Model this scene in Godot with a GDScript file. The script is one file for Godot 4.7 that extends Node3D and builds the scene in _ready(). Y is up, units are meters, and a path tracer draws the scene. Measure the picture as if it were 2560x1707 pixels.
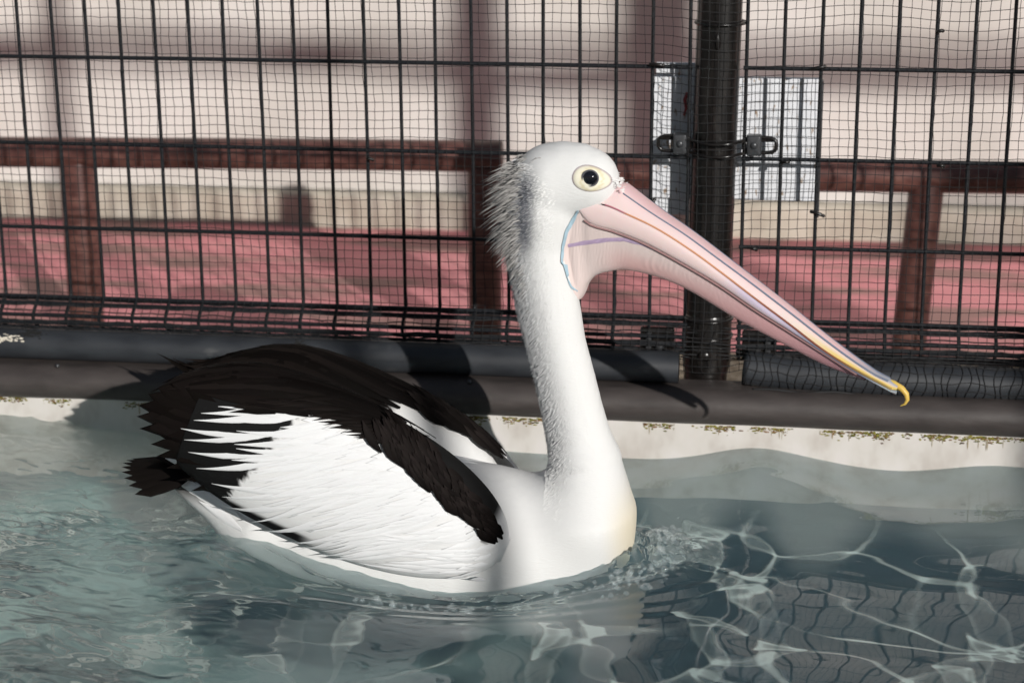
extends Node3D
# A pelican afloat in a round-edged pool in front of a welded wire fence. y is up, metres, the water lies at y = 0, the fence stands in the plane z = 0.

const SUN := Vector3(0.62, 0.40, 1.0)   # towards the sun
const PELICAN_Z := 0.40

var rng := RandomNumberGenerator.new()
var M := {}
var N1 := FastNoiseLite.new()
var N2 := FastNoiseLite.new()
var N3 := FastNoiseLite.new()

# ------------------------------------------------------------------ mesh buffer
class Buf:
	var v := PackedVector3Array()
	var n := PackedVector3Array()
	var c := PackedColorArray()
	var uv := PackedVector2Array()
	var i := PackedInt32Array()
	func vert(p: Vector3, col := Color.WHITE, t := Vector2.ZERO) -> int:
		v.append(p); c.append(col); uv.append(t)
		return v.size() - 1
	func tri(a: int, b: int, d: int) -> void:
		i.append(a); i.append(b); i.append(d)
	func quad(a: int, b: int, d: int, e: int) -> void:
		tri(a, b, d); tri(a, d, e)
	func smooth() -> void:
		n.resize(v.size()); n.fill(Vector3.ZERO)
		for k in range(0, i.size(), 3):
			var a := v[i[k]]; var f := (v[i[k + 2]] - a).cross(v[i[k + 1]] - a)
			n[i[k]] += f; n[i[k + 1]] += f; n[i[k + 2]] += f
		for k in n.size():
			n[k] = n[k].normalized() if n[k].length_squared() > 1e-30 else Vector3.UP
	func mesh() -> ArrayMesh:
		if n.size() != v.size(): smooth()
		var a := []
		a.resize(Mesh.ARRAY_MAX)
		a[Mesh.ARRAY_VERTEX] = v; a[Mesh.ARRAY_NORMAL] = n; a[Mesh.ARRAY_COLOR] = c; a[Mesh.ARRAY_TEX_UV] = uv; a[Mesh.ARRAY_INDEX] = i
		var m := ArrayMesh.new()
		m.add_surface_from_arrays(Mesh.PRIMITIVE_TRIANGLES, a)
		return m
	# a tube along points; front faces clockwise
	func tube(p: PackedVector3Array, r: PackedFloat32Array, sides := 8, col := Color.WHITE, caps := true, closed := false) -> void:
		var m := p.size()
		var up := Vector3.UP
		var first := v.size()
		for k in m:
			var d: Vector3
			if closed: d = p[(k + 1) % m] - p[(k + m - 1) % m]
			else: d = p[mini(k + 1, m - 1)] - p[maxi(k - 1, 0)]
			d = d.normalized()
			if k == 0 and absf(d.dot(up)) > 0.9: up = Vector3.RIGHT
			var s := up.cross(d).normalized()
			up = d.cross(s).normalized()
			var rr := r[mini(k, r.size() - 1)]
			for q in sides:
				var an := TAU * q / sides
				vert(p[k] + (s * cos(an) + up * sin(an)) * rr, col, Vector2(float(q) / sides, float(k)))
		var rows := m if closed else m - 1
		for k in rows:
			var k2 := (k + 1) % m
			for q in sides:
				var q2 := (q + 1) % sides
				quad(first + k * sides + q, first + k2 * sides + q, first + k2 * sides + q2, first + k * sides + q2)
		if caps and not closed:
			var a := vert(p[0], col); var b := vert(p[m - 1], col)
			for q in sides:
				var q2 := (q + 1) % sides
				tri(a, first + q, first + q2)
				tri(b, first + (m - 1) * sides + q2, first + (m - 1) * sides + q)
	func box(lo: Vector3, hi: Vector3, col := Color.WHITE) -> void:   # flat faces of their own
		var ax := [[0, 1, 2], [1, 2, 0], [2, 0, 1]]
		for t in ax:
			for s in 2:
				var k := []
				for u in 4:
					var p := Vector3.ZERO
					p[t[0]] = hi[t[0]] if s else lo[t[0]]
					p[t[1]] = hi[t[1]] if u in [1, 2] else lo[t[1]]
					p[t[2]] = hi[t[2]] if u in [2, 3] else lo[t[2]]
					k.append(vert(p, col, Vector2(p.x + p.z, p.y)))
				if s: quad(k[0], k[3], k[2], k[1])
				else: quad(k[0], k[1], k[2], k[3])
	func ball(c0: Vector3, rad: Vector3, seg := 8, col := Color.WHITE) -> void:
		var first := v.size()
		var rings := maxi(3, seg / 2)
		for k in rings + 1:
			var la := PI * k / rings - PI / 2
			for q in seg:
				var lo := TAU * q / seg
				vert(c0 + Vector3(cos(la) * cos(lo), sin(la), cos(la) * sin(lo)) * rad, col)
		for k in rings:
			for q in seg:
				var q2 := (q + 1) % seg
				quad(first + k * seg + q, first + (k + 1) * seg + q, first + (k + 1) * seg + q2, first + k * seg + q2)

# ------------------------------------------------------------------ nodes
var taken := {}
func numbered(called: String) -> String:
	taken[called] = taken.get(called, -1) + 1
	return called if taken[called] == 0 else "%s_%03d" % [called, taken[called]]

func tag(o: Node, label: String, category: String, group := "", kind := "") -> void:
	if label: o.set_meta("label", label)
	if category: o.set_meta("category", category)
	if group: o.set_meta("group", group)
	if kind: o.set_meta("kind", kind)

func thing(called: String, at: Vector3, label: String, category: String, group := "") -> Node3D:
	var o := Node3D.new()
	o.name = numbered(called)
	add_child(o, true)
	o.position = at
	tag(o, label, category, group)
	return o

func part(called: String, m: Mesh, mat: Material, parent: Node = null, at := Vector3.ZERO) -> MeshInstance3D:
	var o := MeshInstance3D.new()
	o.mesh = m
	o.material_override = mat
	o.position = at
	if parent == null:
		o.name = numbered(called)
		add_child(o, true)
	else:
		var k := 0
		var nm := called
		while parent.has_node(NodePath(nm)):
			k += 1
			nm = "%s_%03d" % [called, k]
		o.name = nm
		parent.add_child(o, true)
	return o

func struct(called: String, m: Mesh, mat: Material, label := "") -> MeshInstance3D:
	var o := part(called, m, mat)
	tag(o, label, "", "", "structure")
	return o

# ------------------------------------------------------------------ materials
func lin(r: float, g: float, b: float) -> Color:
	return Color(r, g, b).linear_to_srgb()

func mat(called: String, col: Color, rough := 0.6, metal := 0.0) -> StandardMaterial3D:
	var m := StandardMaterial3D.new()
	m.resource_name = called
	m.albedo_color = col
	m.roughness = rough
	m.metallic = metal
	M[called] = m
	return m

func noise_tex(sd: int, freq: float, cols: Array, offs: Array, size := 512, kind := FastNoiseLite.TYPE_SIMPLEX_SMOOTH, oct := 4) -> NoiseTexture2D:
	var f := FastNoiseLite.new()
	f.seed = sd; f.frequency = freq; f.noise_type = kind
	f.fractal_octaves = oct
	var t := NoiseTexture2D.new()
	t.width = size; t.height = size; t.seamless = true; t.noise = f
	var g := Gradient.new()
	g.colors = PackedColorArray(cols); g.offsets = PackedFloat32Array(offs)
	t.color_ramp = g
	return t

func grain(m: StandardMaterial3D, tex: Texture2D, scale: Vector3) -> void:
	m.albedo_texture = tex
	m.uv1_triplanar = true
	m.uv1_world_triplanar = true
	m.uv1_scale = scale

func relief(m: StandardMaterial3D, sd: int, freq: float, cm: float, size := 512) -> void:
	var f := FastNoiseLite.new()
	f.seed = sd; f.frequency = freq; f.fractal_octaves = 4
	var t := NoiseTexture2D.new()
	t.width = size; t.height = size; t.seamless = true; t.noise = f
	m.heightmap_enabled = true
	m.heightmap_texture = t
	m.heightmap_scale = cm

func materials() -> void:
	var m: StandardMaterial3D
	m = mat("white plumage", Color.WHITE, 0.75); m.vertex_color_use_as_albedo = true; m.metallic_specular = 0.25
	m.uv1_triplanar = true; m.uv1_scale = Vector3(7, 26, 16)
	relief(m, 51, 0.03, 0.022)
	m = mat("plumage streaks", Color.WHITE, 0.7); m.vertex_color_use_as_albedo = true; m.metallic_specular = 0.3
	m = mat("dark plumage", lin(0.085, 0.085, 0.085), 0.62); m.vertex_color_use_as_albedo = true; m.metallic_specular = 0.12
	m = mat("bill skin", Color.WHITE, 0.42); m.vertex_color_use_as_albedo = true
	m.subsurf_scatter_enabled = true; m.subsurf_scatter_strength = 0.12
	m = mat("pouch skin", Color.WHITE, 0.55); m.vertex_color_use_as_albedo = true; m.metallic_specular = 0.35
	m = mat("eye", lin(0.006, 0.006, 0.009), 0.06); m.clearcoat_enabled = true; m.clearcoat = 1.0; m.clearcoat_roughness = 0.02
	m = mat("eye skin", Color.WHITE, 0.5); m.vertex_color_use_as_albedo = true
	m = mat("fence wire", lin(0.020, 0.023, 0.027), 0.5); m.metallic_specular = 0.35
	grain(m, noise_tex(3, 0.03, [lin(0.006, 0.007, 0.009), lin(0.012, 0.014, 0.017), lin(0.026, 0.029, 0.033)], [0.2, 0.6, 0.95]), Vector3(12, 12, 12))
	m.albedo_color = Color.WHITE
	m = mat("net cord", lin(0.012, 0.012, 0.013), 0.7)
	m = mat("black plastic", Color.WHITE, 0.28)
	grain(m, noise_tex(5, 0.02, [lin(0.006, 0.005, 0.0045), lin(0.011, 0.009, 0.008), lin(0.028, 0.025, 0.022)], [0.3, 0.65, 1.0]), Vector3(8, 1.2, 8))
	m = mat("clip steel", lin(0.06, 0.062, 0.066), 0.35, 0.4)
	m = mat("bolt steel", lin(0.12, 0.12, 0.125), 0.3, 0.7)
	m = mat("clear sleeve", Color(0.6, 0.6, 0.6, 0.16), 0.12); m.transparency = BaseMaterial3D.TRANSPARENCY_ALPHA
	m = mat("pipe rubber", Color.WHITE, 0.5)
	grain(m, noise_tex(7, 0.012, [lin(0.018, 0.020, 0.024), lin(0.027, 0.030, 0.035), lin(0.034, 0.037, 0.042), lin(0.09, 0.09, 0.09)], [0.1, 0.45, 0.8, 1.0], 512), Vector3(1.6, 5, 5))
	m = mat("ledge rubber", Color.WHITE, 0.55)
	grain(m, noise_tex(9, 0.014, [lin(0.038, 0.031, 0.029), lin(0.053, 0.044, 0.041), lin(0.064, 0.054, 0.050)], [0.15, 0.5, 0.85], 512), Vector3(1.6, 5, 5))
	relief(m, 41, 0.05, 0.03)
	m = mat("rail paint", Color.WHITE, 0.38)
	grain(m, noise_tex(11, 0.02, [lin(0.075, 0.030, 0.026), lin(0.13, 0.055, 0.046), lin(0.20, 0.10, 0.08)], [0.25, 0.6, 1.0]), Vector3(2, 5, 5))
	m = mat("white render", Color.WHITE, 0.85)
	grain(m, noise_tex(13, 0.008, [lin(0.56, 0.53, 0.49), lin(0.64, 0.605, 0.565), lin(0.68, 0.65, 0.615)], [0.2, 0.5, 0.8]), Vector3(0.35, 0.5, 0.35))
	m = mat("plinth paint", Color.WHITE, 0.85)
	grain(m, noise_tex(15, 0.02, [lin(0.43, 0.38, 0.31), lin(0.52, 0.47, 0.39), lin(0.57, 0.52, 0.45)], [0.2, 0.5, 0.85]), Vector3(0.8, 0.8, 0.8))
	m = mat("pink paving", Color.WHITE, 0.8)
	grain(m, noise_tex(17, 0.007, [lin(0.38, 0.21, 0.19), lin(0.60, 0.26, 0.26), lin(0.78, 0.29, 0.315), lin(0.82, 0.35, 0.36)], [0.26, 0.42, 0.58, 0.9], 512), Vector3(0.55, 1.0, 1.7))
	m = mat("sandy kerb", Color.WHITE, 0.9)
	grain(m, noise_tex(19, 0.05, [lin(0.28, 0.22, 0.15), lin(0.45, 0.37, 0.27), lin(0.53, 0.46, 0.36)], [0.2, 0.55, 0.9]), Vector3(2, 2, 2))
	m = mat("open ground", Color.WHITE, 0.9)
	grain(m, noise_tex(21, 0.02, [lin(0.22, 0.20, 0.18), lin(0.33, 0.31, 0.28)], [0.3, 0.8]), Vector3(0.5, 0.5, 0.5))
	m = mat("pool paint", Color.WHITE, 0.7)
	grain(m, noise_tex(23, 0.012, [lin(0.50, 0.46, 0.42), lin(0.60, 0.57, 0.53), lin(0.64, 0.61, 0.58)], [0.10, 0.45, 0.8]), Vector3(2.4, 1.6, 2.4))
	m = mat("pool floor paint", Color.WHITE, 0.8)
	m.vertex_color_use_as_albedo = true
	m = mat("board paint", Color.WHITE, 0.6)
	var bt := noise_tex(27, 0.016, [lin(0.28, 0.20, 0.14), lin(0.68, 0.69, 0.72), lin(0.76, 0.77, 0.8)], [0.1, 0.24, 0.8])
	grain(m, bt, Vector3(9, 4, 9))
	m = mat("board red", lin(0.35, 0.06, 0.06), 0.6)
	m = mat("algae", Color.WHITE, 0.9); m.vertex_color_use_as_albedo = true
	m = mat("galvanised steel", lin(0.30, 0.31, 0.32), 0.5, 0.5)
	m = mat("water", Color(1, 1, 1, 0.03), 0.0)
	m.metallic_specular = 0.06
	m.refraction_enabled = true
	m.refraction_scale = 0.033
	m.vertex_color_use_as_albedo = true
	m = mat("bubble", Color(0.9, 0.95, 0.95, 0.06), 0.03)
	m.transparency = BaseMaterial3D.TRANSPARENCY_ALPHA
	m = mat("painted_caustics", Color.WHITE, 0.6)  # pale see-through colour that paints the caustic light
	m.transparency = BaseMaterial3D.TRANSPARENCY_ALPHA
	m.vertex_color_use_as_albedo = true

# ------------------------------------------------------------------ build
func _ready() -> void:
	rng.seed = 20240611
	N1.seed = 5; N1.frequency = 1.0; N1.fractal_octaves = 3
	N2.seed = 17; N2.frequency = 1.0; N2.fractal_octaves = 2
	N3.seed = 31; N3.frequency = 1.0; N3.fractal_octaves = 1

	var cam := Camera3D.new()
	cam.name = "camera"
	cam.fov = 19.37
	cam.near = 0.05
	cam.far = 400.0
	cam.position = Vector3(1.1016, 0.9545, 2.7087)
	cam.basis = Basis(Vector3.UP, 0.1458) * Basis(Vector3.RIGHT, -0.29) * Basis(Vector3.BACK, -0.0069)
	add_child(cam)
	cam.current = true

	var sky := ProceduralSkyMaterial.new()
	sky.sky_top_color = Color(0.48, 0.54, 0.62)
	sky.sky_horizon_color = Color(0.74, 0.735, 0.72)
	sky.sky_curve = 0.18
	sky.ground_bottom_color = Color(0.30, 0.28, 0.26)
	sky.ground_horizon_color = Color(0.52, 0.50, 0.48)
	sky.sun_angle_max = 1.0
	var env := Environment.new()
	env.background_mode = Environment.BG_SKY
	env.sky = Sky.new()
	env.sky.sky_material = sky
	env.background_energy_multiplier = 0.42
	env.tonemap_mode = Environment.TONE_MAPPER_LINEAR
	env.tonemap_exposure = 1.0
	env.sdfgi_enabled = true
	env.ssao_enabled = true
	env.ssil_enabled = true
	var we := WorldEnvironment.new()
	we.name = "world_environment"
	we.environment = env
	var lens := CameraAttributesPhysical.new()
	lens.frustum_focal_length = 70.0
	lens.frustum_focus_distance = 2.44
	lens.exposure_aperture = 5.2
	we.camera_attributes = lens
	add_child(we)

	var sun := DirectionalLight3D.new()
	sun.name = "sun"
	sun.light_energy = 1.26
	sun.light_color = Color(1.0, 0.985, 0.965)
	sun.light_angular_distance = 0.5
	sun.shadow_enabled = true
	sun.basis = Basis.looking_at(-SUN.normalized(), Vector3.UP)
	add_child(sun)

	materials()
	ground()
	pool()
	wall()
	rails()
	shade_poles()
	edge()
	fence()
	water()
	pelican()

# ------------------------------------------------------------------ setting
func sheet(x0: float, x1: float, z0: float, z1: float, y: float, b: Buf) -> void:
	var a := [b.vert(Vector3(x0, y, z0)), b.vert(Vector3(x1, y, z0)), b.vert(Vector3(x1, y, z1)), b.vert(Vector3(x0, y, z1))]
	b.quad(a[0], a[1], a[2], a[3])

func ground() -> void:
	var b := Buf.new()
	sheet(-60, 60, -60, 0.03, -0.108, b)
	sheet(-60, -2.6, 0.03, 60, -0.108, b)
	sheet(4.4, 60, 0.03, 60, -0.108, b)
	sheet(-2.6, 4.4, 5.2, 60, -0.108, b)
	struct("ground", b.mesh(), M["open ground"])
	b = Buf.new()
	sheet(-8, 9, -1.75, -0.02, 0.0, b)
	var pave := struct("pavement", b.mesh(), M["pink paving"], "pink painted paving between the fence and the white wall, streaked brown")
	pave.position.y = -0.104
	b = Buf.new()
	b.box(Vector3(-8, -0.11, -0.74), Vector3(9, -0.092, -0.30))
	struct("kerb", b.mesh(), M["sandy kerb"], "sandy strip of concrete under the handrail posts")

func pool() -> void:
	# the painted inner wall, seen above and through the water, coved into the darker floor
	var b := Buf.new()
	var prof := [Vector2(0.075, 0.056), Vector2(0.075, -0.05), Vector2(0.078, -0.10), Vector2(0.09, -0.14)]
	var xs := 90
	for k in xs + 1:
		var x := -2.6 + 7.0 * k / xs
		for q in prof.size():
			b.vert(Vector3(x, prof[q].y, prof[q].x))
	for k in xs:
		for q in prof.size() - 1:
			var a := k * prof.size() + q
			b.quad(a, a + prof.size(), a + prof.size() + 1, a + 1)
	b.box(Vector3(-2.62, -0.45, 0.075), Vector3(-2.6, 0.056, 5.2))
	b.box(Vector3(4.4, -0.45, 0.075), Vector3(4.42, 0.056, 5.2))
	b.box(Vector3(-2.6, -0.45, 5.2), Vector3(4.4, 0.056, 5.22))
	b.box(Vector3(-2.6, -0.112, 0.0), Vector3(4.4, 0.050, 0.072))
	struct("pool_wall", b.mesh(), M["pool paint"], "pale painted pool wall, stained along its top")
	b = Buf.new()
	var fx := grid_steps(-2.6, -0.5, 1.7, 4.4, 0.012)
	var fz := grid_steps(0.088, 0.0901, 0.80, 5.2, 0.012)
	fz[0] = 0.09
	for z in fz:
		for x in fx:
			var pale := smoothstep(0.95, 0.15, x + 0.25 * N3.get_noise_2d(x * 2.0, z * 3.0)) * clampf(0.58 + 1.15 * N1.get_noise_2d(x * 3.2, z * 5.5), 0.0, 1.0)  # floor colour turns paler towards the left, in uneven patches
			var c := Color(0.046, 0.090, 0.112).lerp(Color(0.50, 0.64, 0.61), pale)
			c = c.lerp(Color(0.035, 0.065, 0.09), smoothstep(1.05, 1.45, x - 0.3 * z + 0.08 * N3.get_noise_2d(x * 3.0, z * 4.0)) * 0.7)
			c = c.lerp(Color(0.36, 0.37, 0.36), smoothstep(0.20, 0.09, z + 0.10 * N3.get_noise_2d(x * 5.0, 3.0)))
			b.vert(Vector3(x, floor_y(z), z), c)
	for j in fz.size() - 1:
		for k in fx.size() - 1:
			var q := j * fx.size() + k
			b.quad(q, q + 1, q + fx.size() + 1, q + fx.size())
	struct("pool_floor", b.mesh(), M["pool floor paint"], "blue-green floor of the pool, paler on the left")

func wall() -> void:
	var o := thing("building_wall", Vector3(0.5, -0.1, -1.69), "long white rendered wall with a beige plinth behind the handrail", "wall")
	var b := Buf.new()
	b.box(Vector3(-9, 0.078, -0.25), Vector3(9, 3.2, 0.0))
	part("render", b.mesh(), M["white render"], o)
	b = Buf.new()
	# plinth with a rounded lip on its top
	var prof := [Vector2(0.03, -0.01), Vector2(0.03, 0.062), Vector2(0.026, 0.070), Vector2(0.016, 0.075), Vector2(-0.01, 0.075)]
	for k in 2:
		for q in prof.size():
			b.vert(Vector3(-9.0 + 18.0 * k, prof[q].y, prof[q].x))
	for q in prof.size() - 1:
		b.quad(q, q + 1, q + 1 + prof.size(), q + prof.size())
	part("plinth", b.mesh(), M["plinth paint"], o)

func tube_mesh(p: Array, r: float, sides := 12) -> ArrayMesh:
	var b := Buf.new()
	b.tube(PackedVector3Array(p), PackedFloat32Array([r]), sides)
	return b.mesh()

func rails() -> void:
	var z := -0.70
	var o := thing("handrail", Vector3(0, -0.1, z), "brown tubular handrail left of the pelican, black in the shade at its right end", "handrail")
	part("rail", tube_mesh([Vector3(-2.4, 0.32, 0), Vector3(0.2, 0.360, 0), Vector3(0.585, 0.364, 0)], 0.028, 20), M["rail paint"], o)
	part("post", tube_mesh([Vector3(-0.195, -0.02, 0), Vector3(-0.193, 0.335, 0)], 0.032, 16), M["rail paint"], o)
	part("post", tube_mesh([Vector3(0.553, -0.02, 0), Vector3(0.553, 0.345, 0)], 0.030, 16), M["rail paint"], o)
	part("post", tube_mesh([Vector3(-1.5, -0.02, 0), Vector3(-1.5, 0.31, 0)], 0.030, 16), M["rail paint"], o)
	for x in [-0.195, 0.553]:
		var c := Buf.new()
		c.tube(PackedVector3Array([Vector3(x, 0.0, 0), Vector3(x, 0.012, 0)]), PackedFloat32Array([0.05]), 16)
		part("base_flange", c.mesh(), M["rail paint"], o)
	o = thing("handrail", Vector3(0, -0.1, z), "brown tubular handrail right of the black fence post, under the bill", "handrail")
	part("rail", tube_mesh([Vector3(0.74, 0.339, 0), Vector3(1.48, 0.347, 0), Vector3(3.6, 0.36, 0)], 0.028, 20), M["rail paint"], o)
	part("post", tube_mesh([Vector3(1.298, -0.02, 0), Vector3(1.318, 0.335, 0)], 0.030, 16), M["rail paint"], o)
	part("post", tube_mesh([Vector3(2.1, -0.02, 0), Vector3(2.1, 0.33, 0)], 0.030, 16), M["rail paint"], o)
	var c := Buf.new()
	c.tube(PackedVector3Array([Vector3(1.298, 0.0, 0), Vector3(1.298, 0.012, 0)]), PackedFloat32Array([0.05]), 16)
	part("base_flange", c.mesh(), M["rail paint"], o)

func shade_poles() -> void:
	# unseen poles and bars, added behind the viewer to shade wing and wall
	var z := 5.6
	var spots := [[-0.60, 0.022], [0.378, 0.052], [0.785, 0.075]]
	var words := ["unseen slim steel pole added behind the viewer to cast shade", "unseen thick steel pole added behind the viewer to cast shade, left of its twin", "unseen thick steel pole added behind the viewer to cast shade, right of its twin"]
	for k in spots.size():
		var x: float = spots[k][0] + SUN.x / SUN.z * (z + 1.69)
		var o := part("added_shade_pole", tube_mesh([Vector3(x, -0.12, z), Vector3(x, 5.2, z)], spots[k][1], 14), M["galvanised steel"])
		tag(o, words[k], "pole", "added shade poles")
	var o := thing("added_shade_bars", Vector3(0, 0, z), "unseen steel bars added between the poles behind the viewer to cast shade bands", "added_shade_bars")  # unseen bars, added to throw soft shade bands on the wall
	var rise := SUN.y / SUN.z * (z + 1.69)
	for y in [0.275, 0.325]:
		part("cross_bar", tube_mesh([Vector3(2.2, rise + y, 0.05), Vector3(7.6, rise + y + 0.02, 0.05)], 0.016, 8), M["galvanised steel"], o)
	part("brace", tube_mesh([Vector3(2.6, rise + 0.10, 0.1), Vector3(4.0, rise + 0.36, 0.1), Vector3(4.4, rise + 0.36, 0.1), Vector3(5.0, rise + 0.26, 0.1), Vector3(6.2, rise + 0.30, 0.1)], 0.020, 8), M["galvanised steel"], o)
	for y in [0.02, -0.06]:
		part("side_bar", tube_mesh([Vector3(1.35 + SUN.x * (z + 1.69), rise + y, 0.1), Vector3(2.6 + SUN.x * (z + 1.69), rise + y + 0.02, 0.1)], 0.016, 8), M["galvanised steel"], o)

func edge() -> void:
	# rubber ledge on the rim of the pool
	var b := Buf.new()
	var prof := []
	for q in 11:
		var an := lerpf(-1.45, 1.35, q / 10.0)
		prof.append(Vector2(0.062 + 0.030 * cos(an), 0.074 + 0.0265 * sin(an)))
	prof.append(Vector2(0.03, 0.1005))
	prof.push_front(Vector2(0.06, 0.047))
	var xs := 120
	for k in xs + 1:
		var x := -2.4 + 6.6 * k / xs
		for q in prof.size():
			b.vert(Vector3(x, prof[q].y + 0.0012 * N3.get_noise_2d(x * 3.0, 2.0), prof[q].x + 0.0015 * N3.get_noise_2d(x * 4.0, 7.0)))
	for k in xs:
		for q in prof.size() - 1:
			var a := k * prof.size() + q
			b.quad(a, a + 1, a + prof.size() + 1, a + prof.size())
	var o := part("rubber_ledge", b.mesh(), M["ledge rubber"])
	tag(o, "long brown-grey rubber ledge capping the pale pool wall", "ledge")
	# black pipe on it, up to the post
	o = part("edge_pipe", pipe_mesh([Vector3(-2.4, 0.122, 0.044), Vector3(0.945, 0.122, 0.044)], 0.0225), M["pipe rubber"])
	tag(o, "bare black pipe lying along the ledge left of the fence post", "pipe")
	for sp in [["bird_dropping", -0.03, 60, Color(0.62, 0.57, 0.48), 0.012, 0.003], ["tar_smudge", 0.005, 90, Color(0.01, 0.01, 0.01), 0.008, 0.004], ["tar_smudge", -0.052, 40, Color(0.012, 0.012, 0.012), 0.006, 0.004], ["tar_smudge", 0.405, 18, Color(0.012, 0.012, 0.012), 0.004, 0.003]]:
		var db := Buf.new()
		for k in sp[2]:
			var an: float = (0.55 if sp[0] == "bird_dropping" else 1.0) + rng.randfn(0, sp[5] / 0.0225)
			if sp[1] == -0.052: an -= 0.75
			var rr := rng.randf_range(0.0008, 0.0026)
			db.ball(Vector3(sp[1] + rng.randfn(0, sp[4]), 0.122 + sin(an) * 0.0224, 0.044 + cos(an) * 0.0224), Vector3(rr * 1.6, rr * 0.7, rr * 0.4) if an < 0.8 else Vector3(rr * 1.6, rr * 0.35, rr * 0.8), 6, sp[3])
		part(sp[0], db.mesh(), M["algae"], o)
	var pr := [Vector3(1.035, 0.122, 0.036), Vector3(1.10, 0.117, 0.040), Vector3(1.22, 0.115, 0.044), Vector3(1.5, 0.113, 0.046), Vector3(4.0, 0.112, 0.046)]
	o = part("edge_pipe", pipe_mesh(pr, 0.024), M["pipe rubber"])
	tag(o, "net-wrapped black pipe lying along the ledge right of the fence post", "pipe")
	# net round the right pipe
	b = Buf.new()
	for k in 60:
		var x := 1.04 + 0.0115 * k + rng.randf_range(-0.002, 0.002)
		var c := pr_at(pr, x)
		var p := PackedVector3Array()
		for q in 15:
			var an := lerpf(-1.9, 2.4, q / 14.0)
			p.append(c + Vector3(0.006 * sin(q * 0.9 + k) * 0.5 + 0.008 * (q / 14.0 - 0.5), sin(an) * 0.0252, cos(an) * 0.0252))
		b.tube(p, PackedFloat32Array([0.0006]), 3, Color.WHITE, false)
	for q in 9:
		var an := lerpf(-1.7, 2.2, q / 8.0)
		var p := PackedVector3Array()
		for k in 60:
			var x := 1.035 + 0.0118 * k
			var a2 := an + 0.12 * N3.get_noise_2d(x * 22.0, q * 9.0)
			p.append(pr_at(pr, x) + Vector3(0, sin(a2) * 0.0254, cos(a2) * 0.0254))
		b.tube(p, PackedFloat32Array([0.0006]), 3, Color.WHITE, false)
	var cord := PackedVector3Array()
	for k in 80:
		var x := 1.05 + 0.01 * k
		cord.append(Vector3(x, 0.1005 - 0.004 * smoothstep(1.1, 1.3, x) + 0.0015 * sin(k * 0.7), 0.066 + 0.0015 * sin(k * 0.35)))
	b.tube(cord, PackedFloat32Array([0.0018]), 5)
	o = part("pipe_netting", b.mesh(), M["net cord"])
	tag(o, "fine black netting wrapped round the pipe under the bill tip", "netting", "", "stuff")
	# two steel bolt heads on the ledge
	for k in 2:
		b = Buf.new()
		b.ball(Vector3.ZERO, Vector3(0.0034, 0.003, 0.0034), 10)
		o = part("bolt_head", b.mesh(), M["bolt steel"], null, Vector3([0.052, 0.655][k], 0.1005, 0.078))
		tag(o, ["bright bolt head on the ledge left of the wing tips", "bright bolt head on the ledge between the wing and the neck"][k], "bolt", "bolts in the rubber ledge")
	# algae under the ledge
	b = Buf.new()
	for k in 5200:
		var x := rng.randf_range(-0.3, 1.7)
		var dens := 0.15
		if x < 0.06: dens = 0.6
		if x > 0.90 and x < 1.12: dens = 0.9
		if x > 1.18: dens = 0.8
		if N1.get_noise_2d(x * 14.0, 3.0) * 1.6 + rng.randf() * 0.8 > dens * 0.7: continue
		var drop := absf(rng.randfn(0, 0.0035 + 0.005 * maxf(0.0, N1.get_noise_2d(x * 20.0, 9.0))))
		var g := rng.randf()
		var col := Color(0.05, 0.06, 0.006).lerp(Color(0.25, 0.22, 0.03), g) if rng.randf() < 0.6 else Color(0.05, 0.025, 0.012).lerp(Color(0.22, 0.12, 0.05), g)
		var rr := rng.randf_range(0.0004, 0.0016)
		b.ball(Vector3(x, 0.0485 - drop, 0.0752), Vector3(rr * rng.randf_range(1, 3.0), rr * rng.randf_range(0.5, 1.0), rr * 0.35), 6, col)
	for k in 70:
		var x := rng.randf_range(-0.2, 1.6)
		if N1.get_noise_2d(x * 14.0, 3.0) > 0.1: continue
		var ln := rng.randf_range(0.003, 0.012)
		b.ball(Vector3(x, 0.0475 - ln * 0.8, 0.0752), Vector3(rng.randf_range(0.0004, 0.0012), ln, 0.0004), 6, Color(0.30, 0.24, 0.15).lerp(Color(0.42, 0.38, 0.30), rng.randf()))
	o = part("algae", b.mesh(), M["algae"])
	tag(o, "yellow-green and brown algae along the top of the pool wall", "algae", "", "stuff")

func pipe_mesh(p: Array, r: float) -> ArrayMesh:
	var b := Buf.new()
	var c := PackedVector3Array()
	for k in p.size() - 1:
		for q in 8: c.append(p[k].lerp(p[k + 1], q / 8.0))
	c.append(p[-1])
	b.tube(c, PackedFloat32Array([r]), 28)
	return b.mesh()

func pr_at(p: Array, x: float) -> Vector3:
	for k in p.size() - 1:
		if x <= p[k + 1].x: return p[k].lerp(p[k + 1], clampf((x - p[k].x) / (p[k + 1].x - p[k].x), 0, 1))
	return p[-1]

# ------------------------------------------------------------------ fence
const ROWS := [0.411, 0.287, 0.535]
const FOLD := [Vector2(0.0, 0.183), Vector2(-0.012, 0.177), Vector2(-0.014, 0.150), Vector2(0.008, 0.175), Vector2(0.026, 0.162), Vector2(0.028, 0.152), Vector2(0.010, 0.139), Vector2(0.0, 0.131)]

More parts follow.
